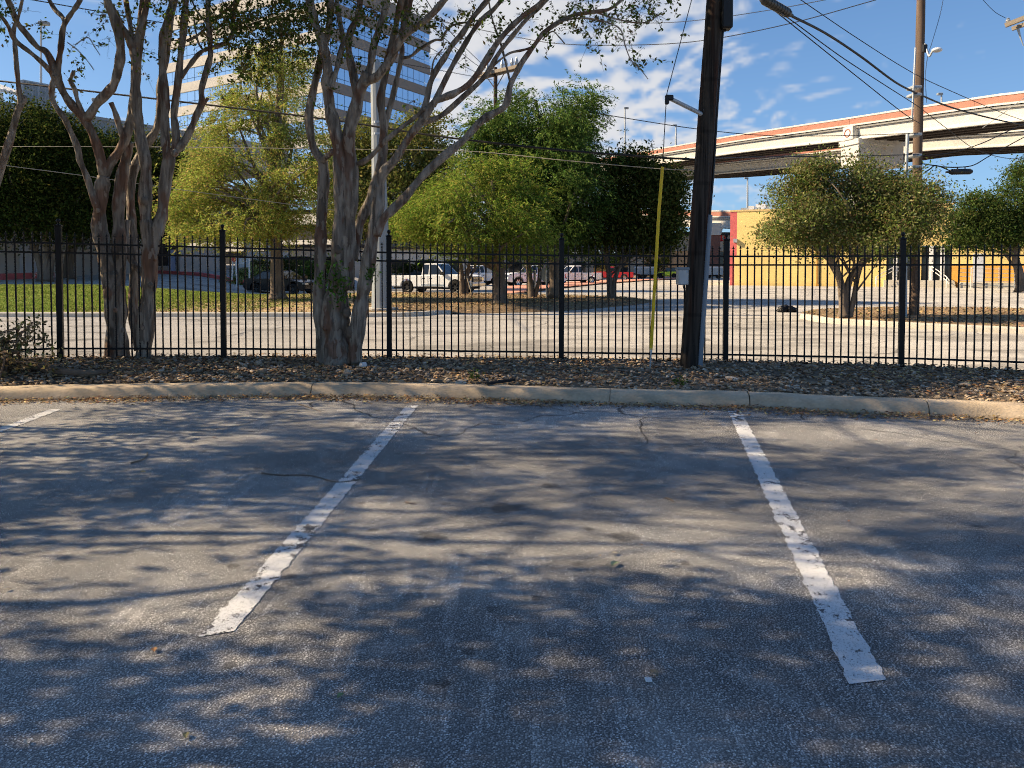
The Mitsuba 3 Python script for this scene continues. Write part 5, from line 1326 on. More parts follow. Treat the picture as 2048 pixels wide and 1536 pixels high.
def tiers(poly, m, rx, ry, seed, dz=2.2, thin=0.0):
    """Many small flat foliage tiers spread over a silhouette (survey pixels), at random distances."""
    r = np.random.default_rng(seed); pg = Polygon(poly); x0, y0, x1, y1 = pg.bounds; out = []
    while len(out) < m:
        x, y = r.uniform(x0, x1), r.uniform(y0, y1)
        if pg.contains(Point(x, y)):
            k = r.uniform(0.6, 1.35); h = (y1 - y) / (y1 - y0)
            out.append((x, y + ry * 0.3, rx * k * (1 - 0.35 * h), ry * k, r.normal(0, dz) * (1 - 0.6 * h), r.uniform(0.6, 1.4) * (1 - thin * h)))
    return out


YG = [(0.30, 0.35, 0.075), (0.37, 0.39, 0.10), (0.22, 0.29, 0.06), (0.40, 0.31, 0.11), (0.32, 0.37, 0.085)]
MG = [(0.075, 0.14, 0.03), (0.115, 0.19, 0.045), (0.18, 0.25, 0.065), (0.06, 0.105, 0.024)]
OG = [(0.16, 0.18, 0.04), (0.22, 0.23, 0.06), (0.10, 0.13, 0.03), (0.27, 0.26, 0.09)]
DG = [(0.028, 0.045, 0.012), (0.04, 0.06, 0.015), (0.055, 0.08, 0.02), (0.09, 0.10, 0.025)]
RG = [(0.10, 0.125, 0.03), (0.15, 0.16, 0.045), (0.07, 0.10, 0.024), (0.19, 0.20, 0.065), (0.15, 0.10, 0.045)]

far_tree("feathery yellow green bald cypress standing alone on the sunny island left of centre", "bald_cypress", None, 35, 0.33, [([(556, 600), (554, 560), (553, 500), (551, 400), (553, 300), (558, 200), (562, 110), (566, 62)], 0.36, 0.05)],
         tiers([(350, 440), (360, 385), (405, 340), (425, 280), (450, 205), (490, 140), (535, 85), (562, 60), (600, 110), (640, 180), (655, 300), (655, 465), (540, 478), (440, 472), (355, 456)], 84, 50, 19, 71, 2.0, 0.22),
         120000, 0.135, YG, 71, 0.32, 96, depth=0.9, aspect=0.32, limbs=54, feather=True)
far_tree("tall dark green cypress with two plumed tops right of the centre", "bald_cypress", None, 36, 0.3, [([(1112, 595), (1110, 540), (1106, 480), (1095, 380), (1085, 290), (1072, 200)], 0.32, 0.06), ([(1106, 480), (1130, 400), (1148, 300), (1152, 220)], 0.14, 0.05)],
         tiers([(955, 215), (965, 180), (1010, 205), (1048, 158), (1075, 155), (1092, 232), (1112, 236), (1140, 182), (1175, 195), (1190, 240), (1218, 290), (1210, 470), (1080, 495), (985, 400), (930, 330), (962, 280)], 110, 32, 22, 72, 1.8),
         170000, 0.15, MG, 72, 0.45, 132, depth=0.8, aspect=0.32, limbs=30, feather=True)
far_tree("lighter yellow green cypress with a thick trunk in front of the dark one", "bald_cypress", None, 31, 0.33, [([(1000, 612), (999, 570), (998, 500), (992, 420), (985, 360)], 0.33, 0.1)],
         tiers([(812, 462), (815, 425), (858, 392), (902, 352), (958, 328), (1010, 338), (1058, 375), (1092, 420), (1100, 480), (1000, 496), (880, 486)], 70, 38, 18, 73, 1.6) + [(872, 372, 26, 14), (938, 322, 22, 16), (1034, 330, 26, 16), (1082, 396, 22, 14), (822, 408, 24, 13), (985, 316, 20, 14), (1010, 352, 30, 14), (792, 446, 20, 14)],
         100000, 0.115, [(0.17, 0.27, 0.04), (0.27, 0.34, 0.06), (0.12, 0.20, 0.03), (0.32, 0.31, 0.08)], 73, 0.3, 96, depth=0.8, aspect=0.32, limbs=26, feather=True)
far_tree("dark dense oak with a thin forked trunk left of the dark utility pole", "oak_tree", None, 36, 0.2, [([(1222, 600), (1219, 570), (1217, 540), (1211, 510), (1214, 470)], 0.17, 0.08), ([(1224, 600), (1228, 565), (1240, 530), (1255, 490), (1280, 440)], 0.13, 0.07)],
         [(1290, 425, 78, 56), (1262, 360, 60, 42), (1325, 375, 42, 42), (1335, 455, 34, 36), (1225, 445, 36, 50), (1260, 475, 60, 26), (1310, 478, 40, 22), (1270, 325, 36, 22)], 42000, 0.16, DG + RG[:2], 74, 0.35, 70)
far_tree("broad oak with sunlit top behind the pale steel pole", "oak_tree", None, 54, 0.35, [([(735, 590), (735, 540), (740, 470), (760, 380)], 0.4, 0.15)],
         [(845, 262, 44, 34), (800, 310, 84, 50), (725, 290, 60, 46), (875, 330, 48, 45), (690, 350, 64, 50), (790, 380, 100, 50), (870, 400, 56, 45), (720, 430, 90, 45), (820, 445, 90, 40), (660, 300, 34, 34, 0, 0.6)], 60000, 0.22, OG + [(0.2, 0.19, 0.06)], 75, 0.55, 80)
far_tree("small bushy tree with several thin dark stems beside the white truck's nose", "small_tree", None, 43, 0.12, [([(925, 597), (924, 560), (920, 520), (905, 480)], 0.2, 0.05), ([(930, 597), (934, 560), (940, 520), (955, 485)], 0.17, 0.05), ([(931, 575), (945, 545), (958, 515)], 0.07, 0.04)],
         [(900, 490, 50, 20), (950, 492, 50, 22), (925, 470, 60, 22), (965, 515, 14, 14, 0, 0.5)], 9000, 0.15, MG + YG[:1], 76, 0.3, 40, limbs=8)
far_tree("slim tree with a sunlit pale trunk right of the thick cypress trunk", "small_tree", None, 37.5, 0.12, [([(1062, 600), (1062, 575), (1058, 545), (1055, 500), (1060, 460)], 0.2, 0.09), ([(1068, 598), (1078, 560), (1080, 520), (1085, 480)], 0.12, 0.06)],
         [(1050, 478, 40, 24), (1090, 478, 36, 24)], 7000, 0.15, MG, 77, 0.3, 40, limbs=6)
k_ = far_tree("large dark live oak with several trunks at the far left", "live_oak", None, 47, 0.3, [([(84, 562), (80, 530), (65, 490), (40, 440)], 0.24, 0.12), ([(92, 562), (92, 520), (92, 480), (95, 420), (85, 330)], 0.3, 0.12), ([(98, 562), (104, 520), (112, 490), (130, 440)], 0.2, 0.1)],
         [(40, 240, 60, 34), (85, 285, 85, 45), (0, 300, 70, 70), (60, 350, 110, 55), (-40, 400, 80, 70), (40, 425, 100, 48), (110, 430, 70, 45), (130, 350, 55, 60), (120, 275, 44, 34)], 72000, 0.2, DG, 78, 0.6, 90)
far_tree("dark live oak with a leaning trunk behind the first crape myrtle", "live_oak", None, 51, 0.3, [([(138, 556), (142, 520), (152, 490), (175, 440)], 0.26, 0.12), ([(134, 556), (132, 525), (140, 480), (150, 430)], 0.2, 0.1)],
         [(170, 320, 55, 50), (205, 360, 60, 60), (170, 420, 80, 50), (230, 430, 60, 45), (150, 380, 50, 40), (235, 320, 32, 40, 0, 0.7), (180, 290, 30, 26)], 46000, 0.2, DG, 79, 0.6, 90)
far_tree("mid green oak seen between the stems of the first crape myrtle", "live_oak", None, 57, 0.3, [([(292, 552), (292, 500), (296, 440), (300, 370)], 0.28, 0.12)],
         [(260, 300, 46, 36), (320, 320, 56, 45), (290, 370, 70, 50), (350, 370, 36, 45), (300, 435, 75, 34), (350, 430, 40, 36)], 32000, 0.2, DG + [(0.1, 0.11, 0.03)], 80, 0.5, 80)
far_tree("round topped myrtle on the right island with three forked stems, reddish green leaves", "round_tree", None, 22.3, 0.1, [([(1688, 636), (1686, 600), (1681, 565), (1668, 530), (1645, 500), (1610, 470)], 0.14, 0.06), ([(1690, 636), (1693, 595), (1699, 560), (1722, 530), (1748, 505), (1790, 470)], 0.12, 0.06), ([(1698, 636), (1706, 605), (1714, 560), (1724, 520), (1728, 480)], 0.09, 0.05)],
         tiers([(1522, 445), (1535, 395), (1580, 352), (1602, 322), (1650, 308), (1690, 326), (1740, 322), (1790, 352), (1850, 372), (1896, 395), (1900, 440), (1868, 478), (1800, 498), (1700, 494), (1600, 492), (1545, 476)], 84, 38, 21, 81, 0.9) + [(1850, 350, 22, 30, 0, 0.25), (1640, 318, 26, 18, 0, 0.4), (1828, 415, 46, 50, -1.2), (1780, 440, 50, 40, -1.0)], 74000, 0.085, [(0.11, 0.155, 0.035), (0.17, 0.205, 0.055), (0.075, 0.115, 0.027), (0.22, 0.25, 0.08), (0.18, 0.13, 0.06), (0.36, 0.37, 0.17)], 81, 0.22, 60, depth=0.9, limbs=40)
far_tree("spreading green oak before the yellow wall at the right edge", "oak_tree", None, 50, 0.3, [([(2044, 582), (2038, 545), (2030, 510), (2028, 460)], 0.34, 0.15)],
         [(1960, 425, 48, 40), (1930, 455, 34, 36), (2030, 410, 62, 40), (2070, 350, 52, 30), (1985, 468, 62, 32), (2050, 460, 60, 36), (2100, 420, 60, 60), (1925, 485, 30, 14)], 52000, 0.17, [(0.07, 0.12, 0.03), (0.10, 0.15, 0.04), (0.14, 0.17, 0.05), (0.05, 0.08, 0.02)], 82, 0.4, 80)
r = np.random.default_rng(83)
for q, (lab, px, py, rx, ry, Y, col) in enumerate((("low clipped hedge behind the black car", 560, 535, 60, 16, 58, [(0.12, 0.14, 0.04), (0.2, 0.18, 0.08), (0.08, 0.11, 0.03)]), ("green shrub right of the black car's roof", 650, 545, 42, 26, 57, MG), ("spiky ornamental grass clump before the sign board", 496, 556, 26, 12, 53, [(0.3, 0.32, 0.12), (0.2, 0.25, 0.08)]),
                                                   ("dark evergreen shrub row behind the white trucks at centre", 850, 545, 60, 20, 70, DG), ("dark grey green cedar left of the dark pole", 1318, 506, 24, 36, 142, DG), ("dark bushy tree far behind the red pickup", 1215, 505, 55, 34, 125, DG), ("dark far tree behind the parked trucks at centre", 1075, 505, 80, 32, 118, DG), ("dark shrubs below the garage wall at left", 20, 543, 60, 10, 58, DG))):
    k = thing("shrub", lab, "shrub", "shrubs beyond the fence")
    c = P(px, py, Y); s = Y / F
    pts = clump_pts(r, [(c, (rx * s, max(ry * s, 0.8), ry * s), 3500)], 0.3 + 0.1 * s * 20, 50)
    pts[:, 2] = np.maximum(pts[:, 2], land(pts[:, 0], pts[:, 1]) + 0.03)
    (v, f), cc = leaves(r, pts, 0.10 + 0.0022 * Y, 0.45, 0, 0.3, 0.2, col, 0.3)
    part(k, "foliage", (v, f), "mat_leaf", color=cc)
    part(k, "stem", cat([tube([[c[0] + d * rx * s * 0.5, Y, float(land(c[0], Y)) - 0.1], [c[0] + d * rx * s * 0.5, Y, c[2]]], 0.06, 6) for d in (-0.6, 0.0, 0.6)]), "mat_bark", kind="stuff")

# ---------------------------------------------------------------- vehicles
def wheel_parts(key, M, x, y, r, w, rim_r, spokes, dark=False):
    out = 1 if y > 0 else -1
    n = _count.get(key + "wheel", 0); _count[key + "wheel"] = n + 1
    wk = f"{key}__wheel" + (f"_{n:03d}" if n else "")
    prof = [(rim_r, -w / 2), (r - 0.03, -w / 2), (r, -w / 2 + 0.04), (r, w / 2 - 0.04), (r - 0.03, w / 2), (rim_r, w / 2)]
    def put(nm, m, mat, sm):
        v, f = m
        v = np.asarray(v, float); v = np.stack([v[:, 0], -v[:, 2] if out < 0 else v[:, 2], v[:, 1]], 1)
        if out > 0: f = np.asarray(f)[:, ::-1]
        v = v + [x, y, r]
        scene[nm] = mikit.ply(((v @ M[0].T) + M[1], f), mat, smooth=sm)
    put(wk + "__tyre", lathe(prof, 24), "mat_rubber", 40)
    hub = [lathe([(0.001, w / 2 - 0.05), (0.07, w / 2 - 0.05), (0.075, w / 2 - 0.1)], 12)]
    for q in range(spokes):
        a = 2 * np.pi * q / spokes
        u = np.array([math.cos(a), math.sin(a), 0])
        hub.append(beam(u * 0.05 + [0, 0, w / 2 - 0.07], u * rim_r + [0, 0, w / 2 - 0.05], 0.07, 0.03))
    hub.append(lathe([(rim_r - 0.035, w / 2 - 0.03), (rim_r + 0.003, w / 2 - 0.005), (rim_r + 0.003, w / 2 - 0.06), (rim_r - 0.035, w / 2 - 0.08)], 24))
    put(wk + "__rim", cat(hub), "mat_black" if dark else "mat_chrome", 40)
    put(wk + "__brake", lathe([(0.001, w / 2 - 0.13), (rim_r, w / 2 - 0.13), (rim_r, w / 2 - 0.16)], 20), "mat_dark", 40)


def vehicle(key, pos, yaw, kind, paint, L, W, H, wheel_r=0.4, dark_rim=False, detail=True):
    c, s = math.cos(yaw), math.sin(yaw)
    M = (np.array([[c, -s, 0], [s, c, 0], [0, 0, 1]]), np.asarray(pos, float))
    def put(nm, m, mat, smooth=False):
        v, f = m
        return part(key, nm, ((np.asarray(v, float) @ M[0].T) + M[1], f), mat, smooth)
    if kind == "pickup":
        fx, rx = 0.315 * L, -0.275 * L
        pf = [(-.5, .50), (-.497, .66), (-.49, .70), (-.488, 1.17), (-.10, 1.18), (-.098, 1.20), (.20, 1.20), (.205, 1.25), (.30, 1.255), (.43, 1.20), (.475, 1.12), (.485, 1.0), (.497, .72), (.497, .48), (.44, .40), (-.46, .44)]
        belt, cb = 1.19, [(-.098, .205), (-.085, .075)]
        pillars = [(-.090, -.012), (-.002, .096), ]
    elif kind == "sedan":
        fx, rx = 0.305 * L, -0.29 * L
        pf = [(-.5, .42), (-.5, .62), (-.485, .92), (-.47, .98), (-.36, 1.0), (-.30, .96), (.20, .93), (.24, .92), (.40, .80), (.46, .70), (.49, .58), (.495, .35), (.46, .24), (-.47, .26)]
        belt, cb = 0.93, [(-.40, .24), (-.20, .055)]
        pillars = [(-.29, -.06), (-.05, .18)]
    else:                             # open off-road car
        fx, rx = 0.30 * L, -0.28 * L
        pf = [(-.46, .52), (-.46, 1.12), (.10, 1.14), (.12, 1.16), (.44, 1.06), (.455, 1.0), (.46, .55), (.43, .48), (-.43, .48)]
        belt, cb = 1.13, [(-.45, .12), (-.44, .07)]
        pillars = [(-.42, -.16), (-.13, .07)]
    poly = np.array([(a * L, z) for a, z in pf])
    def ext(p, w):
        m = CrossSection([p]) if CrossSection([p]).area() > 1e-6 else CrossSection([p[::-1]])
        return m.extrude(w).rotate([90, 0, 0]).translate([0, w / 2, 0])
    cs = CrossSection([poly if CrossSection([poly]).area() > 1e-6 else poly[::-1]])
    body = None
    for k in range(4):                # four nested layers: the flanks round over towards sill and rail
        t = k / 3
        lay = cs.offset(-0.05 * (1 - math.sqrt(1 - (1 - t) ** 2)) if t < 1 else 0.0)
        w = W - 0.14 * t
        lay = cs.offset(-0.06 * (1 - t) ** 2)
        e = lay.extrude(w).rotate([90, 0, 0]).translate([0, w / 2, 0])
        body = e if body is None else body + e
    if kind == "pickup":
        body = body - Manifold.cube([0.37 * L, W - 0.22, 0.6]).translate([-.475 * L, -(W - 0.22) / 2, 0.72])
    for x in (fx, rx):
        body = body - Manifold.cylinder(W + 1, wheel_r + 0.085, circular_segments=28).rotate([90, 0, 0]).translate([x, (W + 1) / 2, wheel_r + 0.03])
    put("body", man(body), paint, 25)
    put("underbody", man(Manifold.cube([0.92 * L, W * 0.8, 0.28]).translate([-.46 * L, -W * 0.4, 0.30 if kind != "sedan" else 0.2]) - Manifold.cylinder(W + 1, wheel_r + 0.1, circular_segments=20).rotate([90, 0, 0]).translate([fx, (W + 1) / 2, wheel_r]) - Manifold.cylinder(W + 1, wheel_r + 0.1, circular_segments=20).rotate([90, 0, 0]).translate([rx, (W + 1) / 2, wheel_r])), "mat_dark")
    # cabin
    (b0, b1), (t0, t1) = [(a * L, b * L) for a, b in cb]
    wb, wt = W * 0.465, W * (0.385 if kind != "jeep" else 0.44)
    V8 = np.array([[b0, -wb, belt - 0.03], [b1, -wb, belt - 0.03], [b1, wb, belt - 0.03], [b0, wb, belt - 0.03], [t0, -wt, H - 0.03], [t1, -wt, H - 0.03], [t1, wt, H - 0.03], [t0, wt, H - 0.03], [t0 + 0.08, -wt + 0.1, H], [t1 - 0.1, -wt + 0.1, H], [t1 - 0.1, wt - 0.1, H], [t0 + 0.08, wt - 0.1, H]])
    put("cabin", hull(V8), paint if kind != "jeep" else "mat_black", 25)
    def pane(a, b, cq, d, off=0.006):
        q = np.array([a, b, cq, d], float); nrm = np.cross(q[1] - q[0], q[3] - q[0]); nrm /= np.linalg.norm(nrm)
        return hull(np.vstack([q + nrm * off, q + nrm * (off - 0.02)]))
    zt, z0 = H - 0.09, belt + 0.04
    def side(xf, z, sgn):             # a point of the cabin's side plane
        k = (z - (belt - 0.03)) / (H - belt)
        return np.array([xf, sgn * (wb + (wt - wb) * k), z])
    for sgn in (-1, 1):
        for (p0, p1) in pillars:
            def lim(x, z):
                k = (z - belt + 0.03) / (H - belt)
                return np.clip(x, b0 + (t0 - b0) * k + 0.07, b1 + (t1 - b1) * k - 0.09)
            q = [side(lim(p0 * L, z0), z0, sgn), side(lim(p1 * L + 9 * (p1 == pillars[1][1]), z0), z0, sgn), side(lim(p1 * L + 9 * (p1 == pillars[1][1]), zt), zt, sgn), side(lim(p0 * L, zt), zt, sgn)]
            if sgn > 0: q = [q[1], q[0], q[3], q[2]]
            put("side_window", pane(*q), "mat_glass" if kind != "jeep" else "mat_glass")
    def face(x0, x1, m, w0, w1, flip, nm):
        a = [np.array([x0, -w0, belt + 0.02]), np.array([x0, w0, belt + 0.02]), np.array([x1, w1, H - 0.08]), np.array([x1, -w1, H - 0.08])]
        if flip: a = [a[1], a[0], a[3], a[2]]
        put(nm, pane(*a, 0.012), "mat_glass")
    kq = 0.05 / (H - belt); ku = (H - 0.08 - belt + 0.03) / (H - belt)
    face(b1 + (t1 - b1) * kq, b1 + (t1 - b1) * ku, 0, wb * 0.9, wt * 0.9, False, "windshield")
    face(b0 + (t0 - b0) * kq, b0 + (t0 - b0) * ku, 0, wb * 0.9, wt * 0.88, True, "rear_window")
    for x in (fx, rx):
        for y in (-(W / 2 - 0.14), W / 2 - 0.14): wheel_parts(key, M, x, y, wheel_r, 0.26, wheel_r * 0.66, 6, dark_rim)
    for sgn in (-1, 1):
        yy = sgn * (W / 2 - 0.02)
        put("headlight", cbox((.455 * L, min(yy, yy - sgn * 0.34), pf[-6][1] * 0 + (0.84 if kind != "sedan" else 0.6)), (.492 * L, max(yy, yy - sgn * 0.34), (1.06 if kind != "sedan" else 0.72)), 0.015), "mat_chrome")
        put("tail_light", cbox((-.496 * L if kind == "sedan" else -.494 * L, min(yy + sgn * 0.012, yy - sgn * (0.14 if kind != "sedan" else 0.45)), 0.76 if kind != "sedan" else 0.74), (-.468 * L, max(yy + sgn * 0.012, yy - sgn * (0.14 if kind != "sedan" else 0.45)), 1.12 if kind != "sedan" else 0.88), 0.015), "mat_redlamp")
        put("mirror", cbox((b1 - 0.34, min(sgn * wb, sgn * (wb + 0.28)), belt + 0.02), (b1 - 0.12, max(sgn * wb, sgn * (wb + 0.28)), belt + 0.24), 0.03), "mat_black" if kind != "sedan" else paint)
        for px in (pillars[0][0], pillars[1][0]):
            put("door_handle", cbox((px * L + 0.06, sgn * (W / 2 - 0.005) - 0.02, belt - 0.24), (px * L + 0.26, sgn * (W / 2 - 0.005) + 0.02, belt - 0.18), 0.008), "mat_black")
        if detail:
            for px in (pillars[0][0] - 0.005, pillars[1][0] - 0.008, pillars[1][1] + 0.03):
                put("door_gap", box((px * L, sgn * (W / 2 - 0.0) - 0.012, 0.52 if kind != "sedan" else 0.36), (px * L + 0.014, sgn * (W / 2 - 0.0) + 0.002, belt - 0.05)), "mat_dark")
    if kind == "pickup":
        put("front_bumper", cbox((.47 * L, -W / 2 + 0.03, 0.48), (.515 * L, W / 2 - 0.03, 0.70), 0.03), "mat_chrome")
        put("rear_bumper", cbox((-.522 * L, -W / 2 + 0.05, 0.52), (-.485 * L, W / 2 - 0.05, 0.70), 0.03), "mat_chrome")
        put("grille", cbox((.478 * L, -W / 2 + 0.36, 0.74), (.499 * L, W / 2 - 0.36, 1.12), 0.015), "mat_black")
        for k in range(4): put("grille_bar", cbox((.495 * L, -W / 2 + 0.38, 0.78 + 0.09 * k), (.505 * L, W / 2 - 0.38, 0.81 + 0.09 * k), 0.006), "mat_chrome")
        put("running_board", cbox((-.05 * L, -W / 2 - 0.04, 0.40), (.17 * L, -W / 2 + 0.1, 0.47), 0.02), "mat_black")
        put("sill_band", box((-.09 * L, -W / 2 - 0.001, 0.50), (.20 * L, -W / 2 + 0.012, 0.60)), "mat_chrome")
    if kind == "sedan":
        put("licence_plate", cbox((-.508 * L, -0.2, 0.62), (-.497 * L, 0.2, 0.76), 0.004), "mat_white")
        put("rear_bumper_trim", cbox((-.503 * L, -W / 2 + 0.2, 0.40), (-.48 * L, W / 2 - 0.2, 0.48), 0.02), "mat_black")
    if kind == "jeep":
        put("grille", cbox((.455 * L, -0.45, 0.75), (.47 * L, 0.45, 1.08), 0.02), "mat_black")
        put("front_bumper", cbox((.46 * L, -W / 2 + 0.1, 0.5), (.50 * L, W / 2 - 0.1, 0.64), 0.02), "mat_black")
        for sgn in (-1, 1):
            put("fender", hull([[fx - 0.55, sgn * (W / 2), .78], [fx - 0.4, sgn * W / 2, .98], [fx + 0.4, sgn * W / 2, .98], [fx + 0.55, sgn * W / 2, .86], [fx - 0.4, sgn * (W / 2 + 0.1), .98], [fx + 0.4, sgn * (W / 2 + 0.1), .98], [fx + 0.55, sgn * (W / 2 + 0.1), .84], [fx - 0.55, sgn * (W / 2 + 0.1), .76]]), "mat_black")
        sw = lathe([(0.001, 0), (0.38, 0), (0.4, 0.04), (0.4, 0.2), (0.36, 0.24), (0.001, 0.24)], 20)
        v = sw[0]; put("spare_wheel", (np.stack([-v[:, 2] - .465 * L, v[:, 0], v[:, 1] + 0.95], 1), sw[1][:, ::-1]), "mat_rubber", 40)


def place(px, Y): p = P(px, 560, Y); return np.array([p[0], Y, float(land(p[0], Y))])


def car(name, label, cat_, px, Y, yaw, *a, **k):
    key = thing(name, label, cat_, "vehicles parked beyond the fence")
    vehicle(key, place(px, Y), yaw, *a, **k)


car("pickup_truck", "white crew cab pickup nearest the fence, seen side on beside the small bushy tree", "pickup truck", 873, 49.0, math.radians(-24), "pickup", "mat_carwhite", 6.1, 2.03, 1.97, 0.42, True)
car("pickup_truck", "white pickup facing left, partly behind the slim pale trunk and octagonal sign", "pickup truck", 1066, 69, math.radians(180 + 22), "pickup", "mat_carwhite", 5.9, 2.0, 1.95, 0.41)
car("pickup_truck", "white pickup with its tailgate towards the red pickup, right of the fence post", "pickup truck", 1148, 80, math.radians(180 + 24), "pickup", "mat_carwhite", 5.9, 2.0, 1.95, 0.41)
car("pickup_truck", "bright red pickup facing left behind the oak's thin trunk", "pickup truck", 1226, 102, math.radians(180 - 10), "pickup", "mat_carred", 5.6, 1.95, 1.9, 0.41)
car("pickup_truck", "white pickup mostly hidden behind the small bushy tree and the thick cypress trunk", "pickup truck", 952, 72, math.radians(180 + 26), "pickup", "mat_carwhite", 5.9, 2.0, 1.95, 0.41)
car("sedan", "black glossy sedan seen from behind at an angle behind the yellow green cypress", "car", 566, 47, math.radians(-22), "sedan", "mat_carblack", 4.85, 1.85, 1.46, 0.34, True)
car("sedan", "dark sedan in the shade behind the white truck's bed", "car", 838, 66, math.radians(170), "sedan", "mat_carblack", 4.7, 1.85, 1.46, 0.34, True)
car("offroad_car", "lime yellow open off-road car left of the dark utility pole", "car", 1337, 126, math.radians(180 - 24), "jeep", "mat_carlime", 4.1, 1.85, 1.85, 0.4, True)
for lab, p0, p1, Y in (("low grey trailer with white top edge behind the lime car", 1276, 1316, 130), ("low grey trailer with white top edge right of the dark pole", 1400, 1452, 122)):
    k = thing("flat_trailer", lab, "trailer", "grey trailers at the far end of the car park")
    x0, x1 = P(p0, 0, Y)[0], P(p1, 0, Y)[0]
    part(k, "bed", box((x0, Y, 0.62), (x1, Y + 2.3, 1.72)), "mat_signgrey"); part(k, "top_edge", box((x0 - 0.05, Y - 0.05, 1.72), (x1 + 0.05, Y + 2.35, 2.0)), "mat_white")
    part(k, "chassis", box((x0 + 0.3, Y + 0.2, 0.4), (x1 - 0.3, Y + 2.1, 0.615)), "mat_dark")
    for q in (0.2, 0.42, 0.8):
        v, f = lathe([(0.001, -0.12), (0.4, -0.12), (0.4, 0.12), (0.001, 0.12)], 16)
        part(k, "wheel", (np.stack([v[:, 0] + x0 + (x1 - x0) * q, v[:, 2] + Y + 0.15, v[:, 1] + 0.4], 1), f[:, ::-1]), "mat_rubber", 40)
k = thing("motorcycle", "dark motorcycle parked at the red pickup's tail", "motorcycle")
c = place(1270, 108)
for dx in (-0.7, 0.75):
    tor = trimesh.creation.torus(0.29, 0.07, major_sections=20, minor_sections=8); v = np.array(tor.vertices)
    part(k, "wheel", (np.stack([v[:, 0] + c[0] + dx, v[:, 2] + c[1], v[:, 1] + 0.36], 1), np.array(tor.faces)), "mat_rubber", 40)
part(k, "engine", cbox(c + [-0.3, -0.16, 0.28], c + [0.28, 0.16, 0.68], 0.05), "mat_chrome"); part(k, "fuel_tank", hull([c + q for q in ([-0.45, -.12, .75], [-.45, .12, .75], [.1, -.15, .8], [.1, .15, .8], [-.3, 0, 1.0], [.05, 0, .98])]), "mat_black")
part(k, "saddle", cbox(c + [0.08, -0.14, 0.72], c + [0.75, 0.14, 0.86], 0.04), "mat_black"); part(k, "handlebar", tube([c + [-0.4, -0.4, 1.1], c + [-0.5, 0, 1.02], c + [-0.4, 0.4, 1.1]], 0.025, 6), "mat_black"); part(k, "fork", tube([c + [-0.45, 0, 1.0], c + [-0.7, 0, 0.36]], 0.05, 6), "mat_chrome")

# ---------------------------------------------------------------- small things
k = thing("stop_sign", "back of an octagonal traffic sign on a steel post before the white pickup", "sign")
c = P(1093, 549, 37); oct_ = np.array([[0.385 * math.cos(q), 0.385 * math.sin(q)] for q in np.arange(8) * math.pi / 4 + math.pi / 8])
v, f = solid(oct_, 0, 0.012); a = math.radians(8)
v = np.stack([v[:, 0] * math.cos(a) - v[:, 1] * math.sin(a), v[:, 2], v[:, 0] * math.sin(a) + v[:, 1] * math.cos(a)], 1) + c
part(k, "plate", (v, f[:, ::-1]), "mat_signback"); part(k, "post", cbox((c[0] - 0.03, 36.93, 0.1), (c[0] + 0.03, 36.98, c[2] + 0.32), 0.008), "mat_steel")
for dz in (-0.15, 0.15): part(k, "bolt", cbox((c[0] - 0.03, 36.915, c[2] + dz - 0.02), (c[0] + 0.03, 36.93, c[2] + dz + 0.02), 0.004), "mat_chrome")
k = thing("marker_post", "thin white post standing behind the octagonal sign", "post")
c = P(1070, 575, 39); scene[k] = mikit.ply(cbox((c[0] - 0.05, 38.95, 0.1), (c[0] + 0.05, 39.05, P(1070, 540, 39)[2]), 0.01), "mat_white")
k = thing("tree_stake", "pale timber stake leaning against the small bushy tree", "stake")
scene[k] = mikit.ply(beam(P(945, 590, 41.5), P(934, 552, 42.2), 0.09, 0.05), "mat_timber")
k = thing("rubbish_bag", "shiny black rubbish bags lying at the left tip of the right island", "bag")
ico3 = trimesh.creation.icosphere(subdivisions=3)
for q, (px, py, sx, sz) in enumerate(((1565, 621, 0.20, 0.17), (1581, 620, 0.22, 0.16), (1572, 616, 0.13, 0.13))):
    v = np.array(ico3.vertices); v = v * (0.7 + 0.6 * meshkit.fbm(v * 2.5 + q * 7, 4, q)[:, None]) * [sx, sx * 0.9, sz] + P(px, py, 27.3); v[:, 2] = np.maximum(v[:, 2], 0.004 + 0.004 * q)
    part(k, "bag", (v, np.array(ico3.faces)), "mat_bag", 60)
# cut brush at the left edge: a log and leafy cut branches
k = thing("brush_pile", "heap of cut crape myrtle branches with pale drying leaves at the left edge", "branches")
r = np.random.default_rng(91); tips = []; ms = []
for q in range(34):
    a = P(r.uniform(-120, 20), r.uniform(722, 748), r.uniform(9.3, 10.0)); a[2] = bed(a[0], a[1]) + 0.03
    e = P(r.uniform(-60, 118), r.uniform(648, 735), r.uniform(9.3, 10.2)); e[2] = max(e[2], bed(e[0], e[1]) + 0.04)
    m = (a + e) / 2 + r.normal(0, 0.12, 3) + [0, 0, 0.1]; w = spline([a, m, e], 6)
    ms.append(tube(w, np.linspace(0.016, 0.004, len(w)), 6)); tips += list(w[5:])
part(k, "branches", cat(ms), "mat_bark", smooth=True, kind="stuff")
tips = np.array(tips); tips = tips[r.integers(0, len(tips), 1500)] + r.normal(0, 0.06, (1500, 3)); tips[:, 2] = np.maximum(tips[:, 2], bed(tips[:, 0], tips[:, 1]) + 0.02)
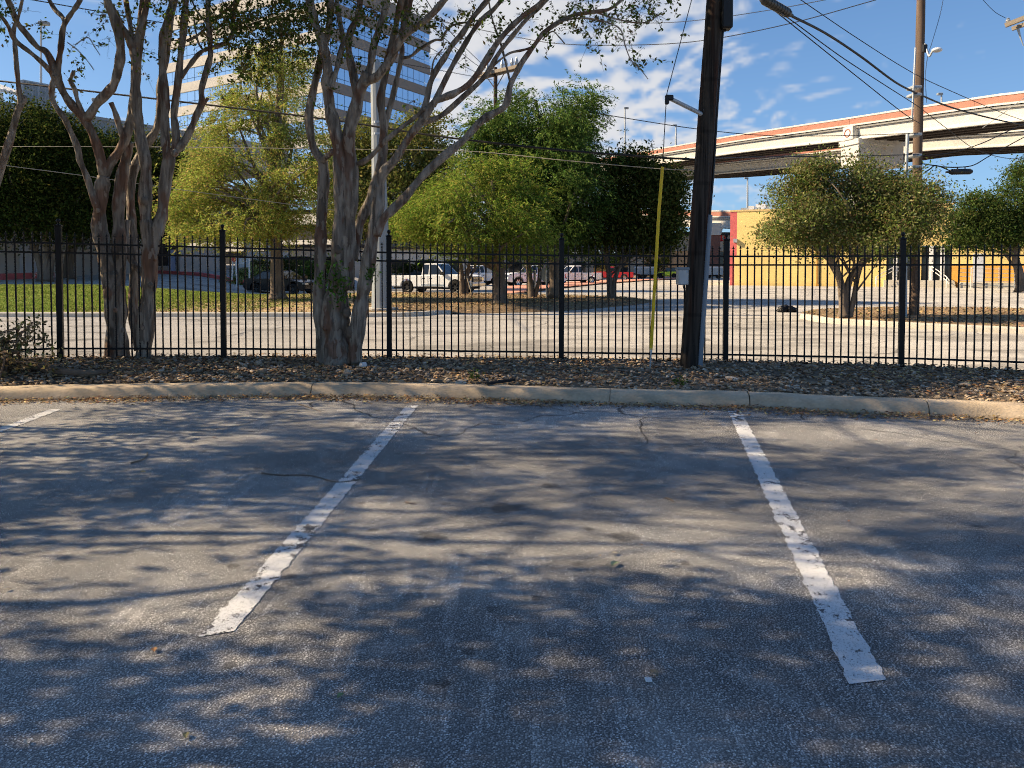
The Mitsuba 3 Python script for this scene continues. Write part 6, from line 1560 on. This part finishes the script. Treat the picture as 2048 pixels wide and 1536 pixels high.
(v, f), c = leaves(r, tips, 0.06, 0.6, 0, 0.2, 0.3, [(0.26, 0.24, 0.14), (0.36, 0.33, 0.21), (0.14, 0.15, 0.06), (0.2, 0.15, 0.08)], 0.3)
part(k, "dry_leaves", (v, f), "mat_leaf", color=c, kind="stuff")
k = thing("fallen_log", "dark rough fallen branch lying on the gravel at the left edge", "log")
w = []
for px, py in [(-60, 734), (0, 742), (60, 746), (110, 751), (170, 753), (215, 752)]:
    p = G(px, py, 0.2); p[2] = bed(p[0], p[1]) + 0.07; w.append(p)
w = spline(w, 5); scene[k] = mikit.ply(tube(w, np.linspace(0.10, 0.025, len(w)), 14, 0.3, 5), "mat_bark", smooth=True)
w = []
for px, py in [(70, 722), (92, 730), (108, 738), (116, 741)]: p = P(px, py, 9.9); w.append(p)
k = thing("fallen_branch", "thin dark cut branch slanting down in front of the left fence post", "branch"); scene[k] = mikit.ply(tube(spline(w, 5), np.linspace(0.012, 0.016, 16), 8), "mat_bark", smooth=True)
k = thing("bark_strip", "dark flat strip of wood lying on the gravel at the kerb's middle", "wood")
p0, p1 = G(972, 763, 0.2), G(1028, 758, 0.2); scene[k] = mikit.ply(beam([p0[0], p0[1], bed(p0[0], p0[1]) + 0.05], [p1[0], p1[1], bed(p1[0], p1[1]) + 0.06], 0.07, 0.03), "mat_dark")
for lab, px, py in (("small green weed in the gravel just above the kerb's middle", 952, 757), ("small green weed in the gravel below the dark pole", 1360, 768)):
    k = thing("weed", lab, "plant", "weeds in the gravel bed"); p = G(px, py, 0.17); p[2] = bed(p[0], p[1]) + 0.06
    pts = p + r.normal(0, 1, (60, 3)) * [0.05, 0.05, 0.035]; (v, f), c = leaves(r, pts, 0.045, 0.5, -0.6, 0.2, 0.2, [(0.07, 0.12, 0.03), (0.10, 0.15, 0.04)], 0.3)
    part(k, "leaves", (v, f), "mat_leaf", color=c, kind="stuff"); part(k, "stem", cat([tube([p - [0, 0, 0.06], p + [0.03 * d, 0.02, 0.02]], 0.003, 4) for d in (-1, 0, 1)]), "mat_bark", kind="stuff")
for k in [k for k in scene if "__twigs" in k or k.endswith("__sprouts")]: labels.setdefault(k, {})["kind"] = "stuff"
